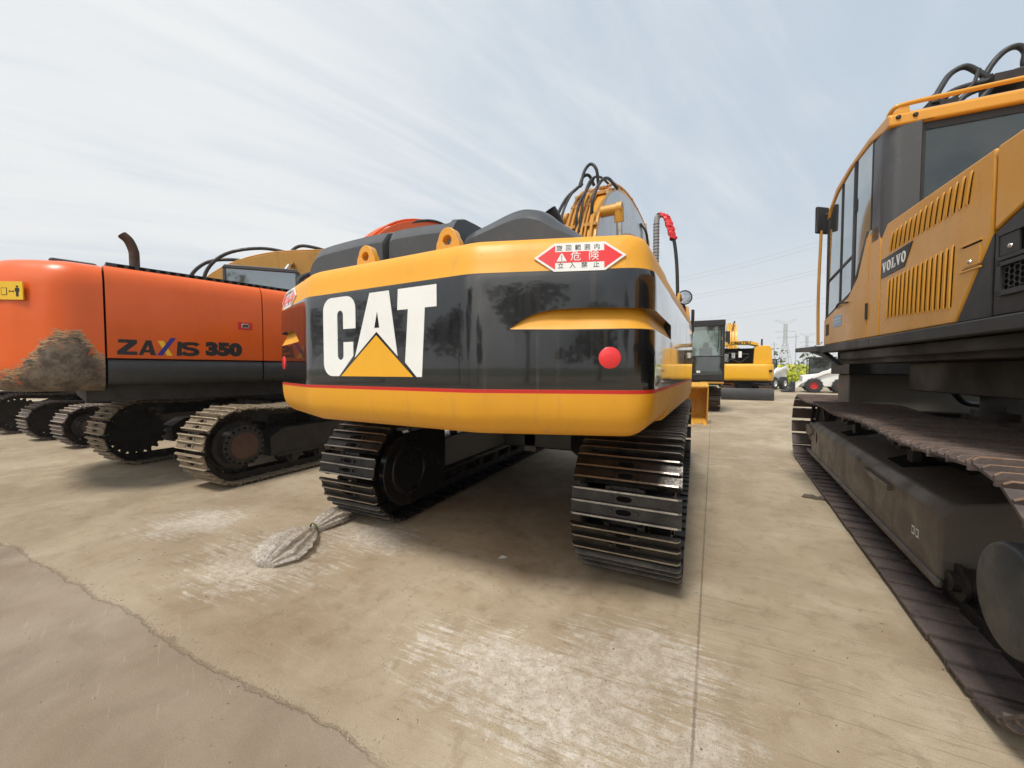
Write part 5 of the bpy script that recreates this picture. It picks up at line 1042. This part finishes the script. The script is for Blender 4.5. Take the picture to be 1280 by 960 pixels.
# ================================================================== SKID LOADERS
def loader(name, loc, rz, label, sc, rim, words=None):
    r_ = thing(name, loc, label, 'loader', 'compact loaders at the far edge of the yard', rz); r_.scale = (sc,) * 3
    b = MB('white_paint'); b.prism([(-1.15, .35), (1.05, .35), (1.45, .55), (1.45, 1.15), (1.2, 1.45), (.3, 1.5), (-.2, 1.15), (-1.15, 1.0)], 'y', -.62, .62); bo_ = b.build('body', r_, .05)
    if words:
        q = MB('ink_black'); q.M = TR(-.55, -.64, .85) @ RX(90)
        for k, wd_ in enumerate(words): q.text(wd_, .13, TR(0, .14 - k * .14, 0), 0, .002, .002)
        q.build('side_lettering', bo_)
    c_ = MB('black_satin')
    for x_ in (-.85, .25):
        for y_ in (-.55, .49): c_.box(x_, x_ + .07, y_, y_ + .06, .95, 2.02)
    c_.box(-.92, .42, -.58, .58, 1.99, 2.07); ca = c_.build('cab_cage', r_, .02)
    q = MB('glass_dark'); q.box(-.80, .28, -.52, -.515, 1.05, 1.98); q.build('side_window', ca); q = MB('glass_dark'); q.box(-.83, -.825, -.48, .48, 1.05, 1.98); q.build('windscreen', ca)
    q = MB('rubber'); q.box(-.25, .2, -.25, .25, .9, 1.15); q.box(.1, .22, -.25, .25, 1.1, 1.7); q.build('seat', r_, .04)
    for sy in (-1, 1):
        a = MB('white_paint'); a.prism([(1.35, 1.15), (1.42, 1.45), (1.2, 1.62), (-.2, 1.25), (-1.35, .55), (-1.55, .25), (-1.42, .22), (-1.2, .5), (-.1, 1.08), (1.15, 1.42)], 'y', sy * .70 - .05, sy * .70 + .05); a.build('lift_arm', r_, .02)
    for x_ in (-.62, .62):
        for sy in (-1, 1):
            w_ = MB('rubber'); w_.lathe([(.2, -.14), (.36, -.14), (.41, -.10), (.42, 0), (.41, .10), (.36, .14), (.2, .14)], (x_, sy * .80, .42), 'y', 0, 24)
            for k in range(14): a = 2 * math.pi * k / 14; w_.M = TR(x_, sy * .80, .42) @ RY(math.degrees(a)); w_.box(.40, .435, -.13, .13, -.03, .03)
            w_.M = I4; wo = w_.build('wheel', r_)
            m_ = MB(rim, 'hole_black'); m_.lathe([(0, sy * .05), (.08, sy * .06), (.10, sy * .04), (.18, sy * .04), (.22, sy * .12), (.235, sy * .12), (.235, -sy * .1), (0, -sy * .1)], (x_, sy * .80, .42), 'y', 0, 22); m_.build('rim', wo)
    k_ = MB('black_satin'); k_.prism([(-1.5, .06), (-1.9, .02), (-2.15, .05), (-1.85, .10), (-1.62, .30), (-1.6, .62), (-1.5, .62)], 'y', -.95, .95); k_.build('front_bucket', r_, .01)
    q = MB('signal_red'); q.box(1.44, 1.47, -.5, -.38, .9, 1.05); q.build('tail_lamp', r_)
    return r_
loader('compact_loader', (8.2, 34.0, 0), -6, 'white compact loader with red wheel rims, half behind the ochre excavator', 1.2, 'red_paint')
loader('compact_loader', (5.25, 38.2, 0), 55, 'white compact loader with dark cab and wide black bucket by the flowers', 1.2, 'white_paint')

# ================================================================== far background
def leaves(mb, rr_, cx_, cy, cz_, rx, ry, rz_, n, sz, mi=0):
    for _ in range(n):
        while True:
            a, b, c_ = (rr_.uniform(-1, 1) for _ in range(3))
            d = a * a + b * b + c_ * c_
            if .12 < d < 1: break
        p = Vector((cx_ + a * rx, cy + b * ry, cz_ + c_ * rz_)); u = Vector((rr_.gauss(0, 1), rr_.gauss(0, 1), rr_.gauss(0, 1))).normalized(); v = u.orthogonal().normalized(); k = sz * rr_.uniform(.6, 1.4)
        mb.add([p - u * k - v * k * .6, p + u * k - v * k * .6, p + u * k + v * k * .6, p - u * k + v * k * .6], [(0, 1, 2, 3)], mi)
rb = random.Random(11)
wd_ = MB('leaf_spring', 'leaf_green')
for k in range(90):
    x_ = -70 + k * 2.1 + rb.uniform(-1, 1); y_ = 84 + rb.uniform(-4, 10); h = rb.uniform(3.0, 5.2) * (1.35 if rb.random() < .2 else 1)
    leaves(wd_, rb, x_, y_, h * .5, rb.uniform(1.5, 2.6), 1.4, h * .55, 60, .26, 0 if rb.random() < .65 else 1)
tag(wd_.build('far_woods', None, flat=True, fix=False), 'hazy line of low scrub and spring trees along the horizon', 'woods', None, 'stuff')
fl_ = MB('rape_flower'); 
for _ in range(4200):
    x_ = rb.uniform(4, 26); y_ = rb.uniform(47, 56); z_ = rb.uniform(.2, 2.15) ; k = .12
    u = Vector((rb.gauss(0, 1), rb.gauss(0, 1), rb.gauss(0, .6))).normalized(); v = u.orthogonal().normalized(); p = Vector((x_, y_, z_))
    fl_.add([p - u * k - v * k, p + u * k - v * k, p + u * k + v * k, p - u * k + v * k], [(0, 1, 2, 3)])
tag(fl_.build('rapeseed_flowers', None, flat=True, fix=False), 'bright yellow flowering rapeseed patch beyond the yard', 'flowers', None, 'stuff')

def pylon(name, loc, h, label, rz=0, det=True):
    r_ = thing(name, loc, label, 'pylon', 'lattice pylons on the horizon', rz); q = MB('light_pole'); b = h * .115; t_ = h * .022; r0 = h * .0042
    lev = [0, .16, .30, .42, .52, .61, .69, .77, .85, .92]
    def hw(u): return b + (t_ - b) * min(1, u / .62)
    for sx_ in (-1, 1):
        for sy in (-1, 1):
            for a, c_ in zip(lev, lev[1:]): q.cyl((sx_ * hw(a), sy * hw(a), a * h), (sx_ * hw(c_), sy * hw(c_), c_ * h), r0, 0, 4)
    for a, c_ in zip(lev, lev[1:]):
        for sy in (-1, 1):
            q.cyl((-hw(a), sy * hw(a), a * h), (hw(c_), sy * hw(c_), c_ * h), r0 * .6, 0, 4); q.cyl((hw(a), sy * hw(a), a * h), (-hw(c_), sy * hw(c_), c_ * h), r0 * .6, 0, 4); q.cyl((-hw(c_), sy * hw(c_), c_ * h), (hw(c_), sy * hw(c_), c_ * h), r0 * .6, 0, 4)
    tw = q.build('tower', r_)
    q = MB('light_pole')
    for zf, L_ in ((.66, .145), (.77, .165)):
        for sx_ in (-1, 1): q.cyl((0, 0, zf * h), (sx_ * L_ * h, 0, (zf + .004) * h), r0 * .8, 0, 4); q.cyl((0, 0, (zf + .03) * h), (sx_ * L_ * h, 0, (zf + .006) * h), r0 * .6, 0, 4)
    for sx_ in (-1, 1): q.cyl((0, 0, .90 * h), (sx_ * .17 * h, 0, 1.0 * h), r0, 0, 4); q.cyl((0, 0, .94 * h), (sx_ * .10 * h, 0, 1.0 * h), r0 * .7, 0, 4); q.cyl((sx_ * .10 * h, 0, 1.0 * h), (sx_ * .17 * h, 0, 1.0 * h), r0 * .7, 0, 4)
    q.build('cross_arm', r_)
    return r_
pylon('lattice_pylon', (51.2, 300, 0), 34, 'grey lattice pylon with forked top standing left of the cab mirror pole', 5)
pylon('lattice_pylon', (98, 470, 0), 38, 'faint distant lattice pylon close beside the mirror pole', 8)
for (x_, y_, h, lab) in ((26.9, 178, 12.5, 'thin grey pole right of the small yellow excavator'), (32.6, 172, 15, 'thin grey pole right of the nearest lattice pylon'), (20.4, 185, 10, 'short thin grey pole beside the small yellow excavator')):
    q = MB('light_pole'); q.cyl((0, 0, 0), (0, 0, h), .12, 0, 6); q.cyl((-1.1, 0, h * .93), (1.1, 0, h * .93), .06, 0, 4); o = q.build('utility_pole', None); o.location = (x_, y_, 0); tag(o, lab, 'pole', 'utility poles on the horizon')
for k, (za, zb_) in enumerate(((39.5, 47.5), (38.0, 46.2), (31.5, 38.0), (30.3, 37.0), (22.2, 28.5), (20.6, 27.2))):
    q = MB('light_pole'); q.tube([(-60, 190, za - 12 * (k % 2 == 0) * .0 - 3), (0, 165, za - 1.0), (35, 150, za + (zb_ - za) * .45 - 1.3), (90, 130, zb_ + 4)], .035, 0, 4, 8)
    tag(q.build('power_cable', None), ['highest', 'second highest', 'third', 'fourth', 'fifth', 'lowest'][k] + ' of the six thin power cables crossing the hazy sky', 'cable', 'overhead power cables')

# trees behind the camera; the glossy panels mirror them
def tree(loc, h, w_, seed, label):
    r_ = thing('tree', loc, label, 'tree', 'trees on the near side of the yard'); rt = random.Random(seed)
    t_ = MB('bark'); t_.tube([(0, 0, 0), (.1, .05, h * .3), (.0, .1, h * .6), (.05, 0, h * .9)], (.16, .04), 0, 8)
    for k in range(6): a = rt.uniform(0, 6.28); z_ = h * (.35 + .08 * k); t_.tube([(0, 0, z_), (math.cos(a) * w_ * .35, math.sin(a) * w_ * .35, z_ + h * .10), (math.cos(a) * w_ * .6, math.sin(a) * w_ * .6, z_ + h * .2)], (.06, .015), 0, 5)
    t_.build('trunk', r_)
    c_ = MB('leaf_green')
    for k in range(11): a = rt.uniform(0, 6.28); d = rt.uniform(.1, .65) * w_; leaves(c_, rt, math.cos(a) * d, math.sin(a) * d, h * rt.uniform(.42, .95), w_ * .38, w_ * .38, h * .13, 90, .16)
    c_.build('crown', r_, flat=True, fix=False)
for k, (x_, y_, h, w_, lb_) in enumerate(((-16, -17, 6.0, 3.4, 'leafy tree behind the camera beside the orange machine'), (-23, -16, 8.5, 3.6, 'tall leafy tree behind the camera at the row end'), (-30, -14, 6.5, 3.6, 'outermost leafy tree behind the camera, far left'), (-9, -19, 7.5, 3.2, 'broad leafy tree at the far left behind the camera'), (-2.5, -22, 5.0, 2.6, 'low leafy tree behind the camera'), (3.5, -20, 9.0, 3.0, 'tallest leafy tree behind the camera'), (9.5, -23, 6, 3.2, 'leafy tree right behind the camera'), (15, -20, 7, 3.4, 'leafy tree at the far right behind the camera'))):
    tree((x_, y_, 0), h, w_, 40 + k, lb_)

# ================================================================== litter and crumbs on the yard
def film(name, pts, rad, seed, label, mat='plastic_film'):
    rf_ = random.Random(seed); cs = catmull(pts, 9); n = len(cs); K = 44; vs = []; fs = []; ph = [rf_.uniform(0, 6.28) for _ in range(8)]
    for i, p in enumerate(cs):
        u = i / (n - 1); r_ = rad(u); d = (cs[min(i + 1, n - 1)] - cs[max(i - 1, 0)]).normalized(); sd_ = Vector((d.y, -d.x, 0)).normalized()
        for k in range(K):
            a = 2 * math.pi * k / K; f = 1 + .26 * abs(math.sin(3 * a + ph[0] + .8 * u)) - .30 * abs(math.sin(5.5 * a + ph[1] - 1.5 * u)) + .16 * math.sin(11 * a + ph[2] + 4 * u) + rf_.uniform(-.07, .07)
            q = p + sd_ * (math.cos(a) * r_ * f * 1.35) + Vector((0, 0, max(.004 - p.z, math.sin(a) * r_ * f * .75)))
            vs.append(q)
    for i in range(n - 1):
        for k in range(K): fs.append((i * K + k, i * K + (k + 1) % K, (i + 1) * K + (k + 1) % K, (i + 1) * K + k))
    fs += [list(range(K)), list(range((n - 1) * K, n * K))[::-1]]
    b = MB(mat, 'field_green'); b.add(vs, fs); return b
b = film('bag', [(-3.02, 1.84, .03), (-3.10, 2.05, .06), (-3.19, 2.28, .07), (-3.255, 2.42, .045), (-3.28, 2.52, .05), (-3.31, 2.70, .06), (-3.33, 2.88, .04)],
         lambda u: .022 + (.104 * min(1, (.54 - u) / .34) * min(1, u / .10 + .25) if u < .54 else .066 * min(1, (u - .54) / .28) * min(1, (1 - u) / .10 + .2)), 3, '')
b.lathe([(.045, -.012), (.055, 0), (.045, .012)], (-3.262, 2.44, .05), 'y', 1, 12)
tag(b.build('plastic_bag', None, flat=False, sharp=25), 'crumpled dirty plastic bag knotted in the middle, lying before the left crawler track', 'plastic bag')
b = MB('white_paint'); b.add([(0, 0, .003), (.05, .012, .010), (.06, .055, .004), (.012, .05, .012)], [(0, 1, 2, 3)]); b.add([(0, 0, .001), (.05, .012, .008), (.06, .055, .002), (.012, .05, .010)], [(3, 2, 1, 0)]); o = b.build('paper_scrap', None, fix=False); o.location = (-1.45, 2.76, 0); tag(o, 'small white paper scrap on the concrete under the yellow and black excavator', 'paper')
def stone_mb(b, rr_, x_, y_, r_):
    vs = []; K = 6
    for j, (zz_, k_) in enumerate(((0, 1), (.5, 1.05), (.95, .55))):
        for k in range(K): a = 2 * math.pi * k / K; q = r_ * k_ * rr_.uniform(.7, 1.3); vs.append((x_ + q * math.cos(a), y_ + q * math.sin(a), zz_ * r_ * rr_.uniform(.7, 1.)))
    b.add(vs, [(i * K + k, i * K + (k + 1) % K, (i + 1) * K + (k + 1) % K, (i + 1) * K + k) for i in range(2) for k in range(K)] + [list(range(2 * K, 3 * K))])
paint('crumb_tan', (.36, .29, .20), .9, 0, .3); paint('crumb_dark', (.10, .078, .058), .9, 0, .3)
b = MB('crumb_tan')
for _ in range(700):
    x_ = -1.0 - 5.5 * rb.random(); stone_mb(b, rb, x_, 1.12 + abs(rb.gauss(0, .03)) - .01, rb.choice((.0012, .0018, .0025, .004)) * rb.uniform(.7, 1.3))
for _ in range(420): stone_mb(b, rb, rb.gauss(-.5, .7), rb.gauss(1.8, .35), rb.uniform(.0015, .005))
for _ in range(260): stone_mb(b, rb, rb.gauss(-3.0, .6), rb.gauss(2.0, .45), rb.uniform(.0015, .006))
for _ in range(240): stone_mb(b, rb, rb.uniform(-6, 1.4), rb.uniform(.7, 6), rb.uniform(.002, .007))
tag(b.build('concrete_crumbs', None, flat=True), 'pale crumbs of broken concrete along the slab edge and worn patches', 'gravel', None, 'stuff')
b = MB('crumb_dark')
for _ in range(150):
    x_, y_ = rb.uniform(-5, 1.2), rb.uniform(.55, 4); a = rb.uniform(0, 3.14); L_ = rb.uniform(.004, .012); w_ = L_ * rb.uniform(.12, .3)
    b.M = TR(x_, y_, .0015) @ RZ(math.degrees(a)) @ RY(rb.uniform(-6, 6)); b.add([(-L_, 0, 0), (0, -w_, .002), (L_, 0, .001), (0, w_, .003)], [(0, 1, 2, 3)])
b.M = I4
for _ in range(160): stone_mb(b, rb, rb.uniform(-5, 1.4), rb.uniform(.6, 5), rb.uniform(.0015, .005))
tag(b.build('dirt_flecks', None, flat=True), 'dark flecks of dirt and leaf bits strewn over the concrete', 'dirt', None, 'stuff')
b = MB('crumb_dark'); rq = random.Random(2)
for _ in range(9): stone_mb(b, rq, rq.gauss(0, .035), rq.gauss(0, .03), rq.uniform(.02, .045))
o = b.build('mud_clod', None, flat=True); o.location = (1.33, 5.75, 0); tag(o, 'dark mud clod on the ground beside the ochre machine track', 'mud')

# ================================================================== air: thin even haze
m, t = newmat('haze_air')
t.n('ShaderNodeOutputMaterial', {'Volume': t.n('ShaderNodeVolumePrincipled', {'Color': (1, 1, 1), 'Density': .0008, 'Anisotropy': .2}).outputs[0]})
hz_ = MB('haze_air'); hz_.box(-420, 420, -260, 560, -1.5, 62)
tag(hz_.build('haze', None, flat=True), 'pale even haze in the air over the yard and the fields', None, None, 'stuff')
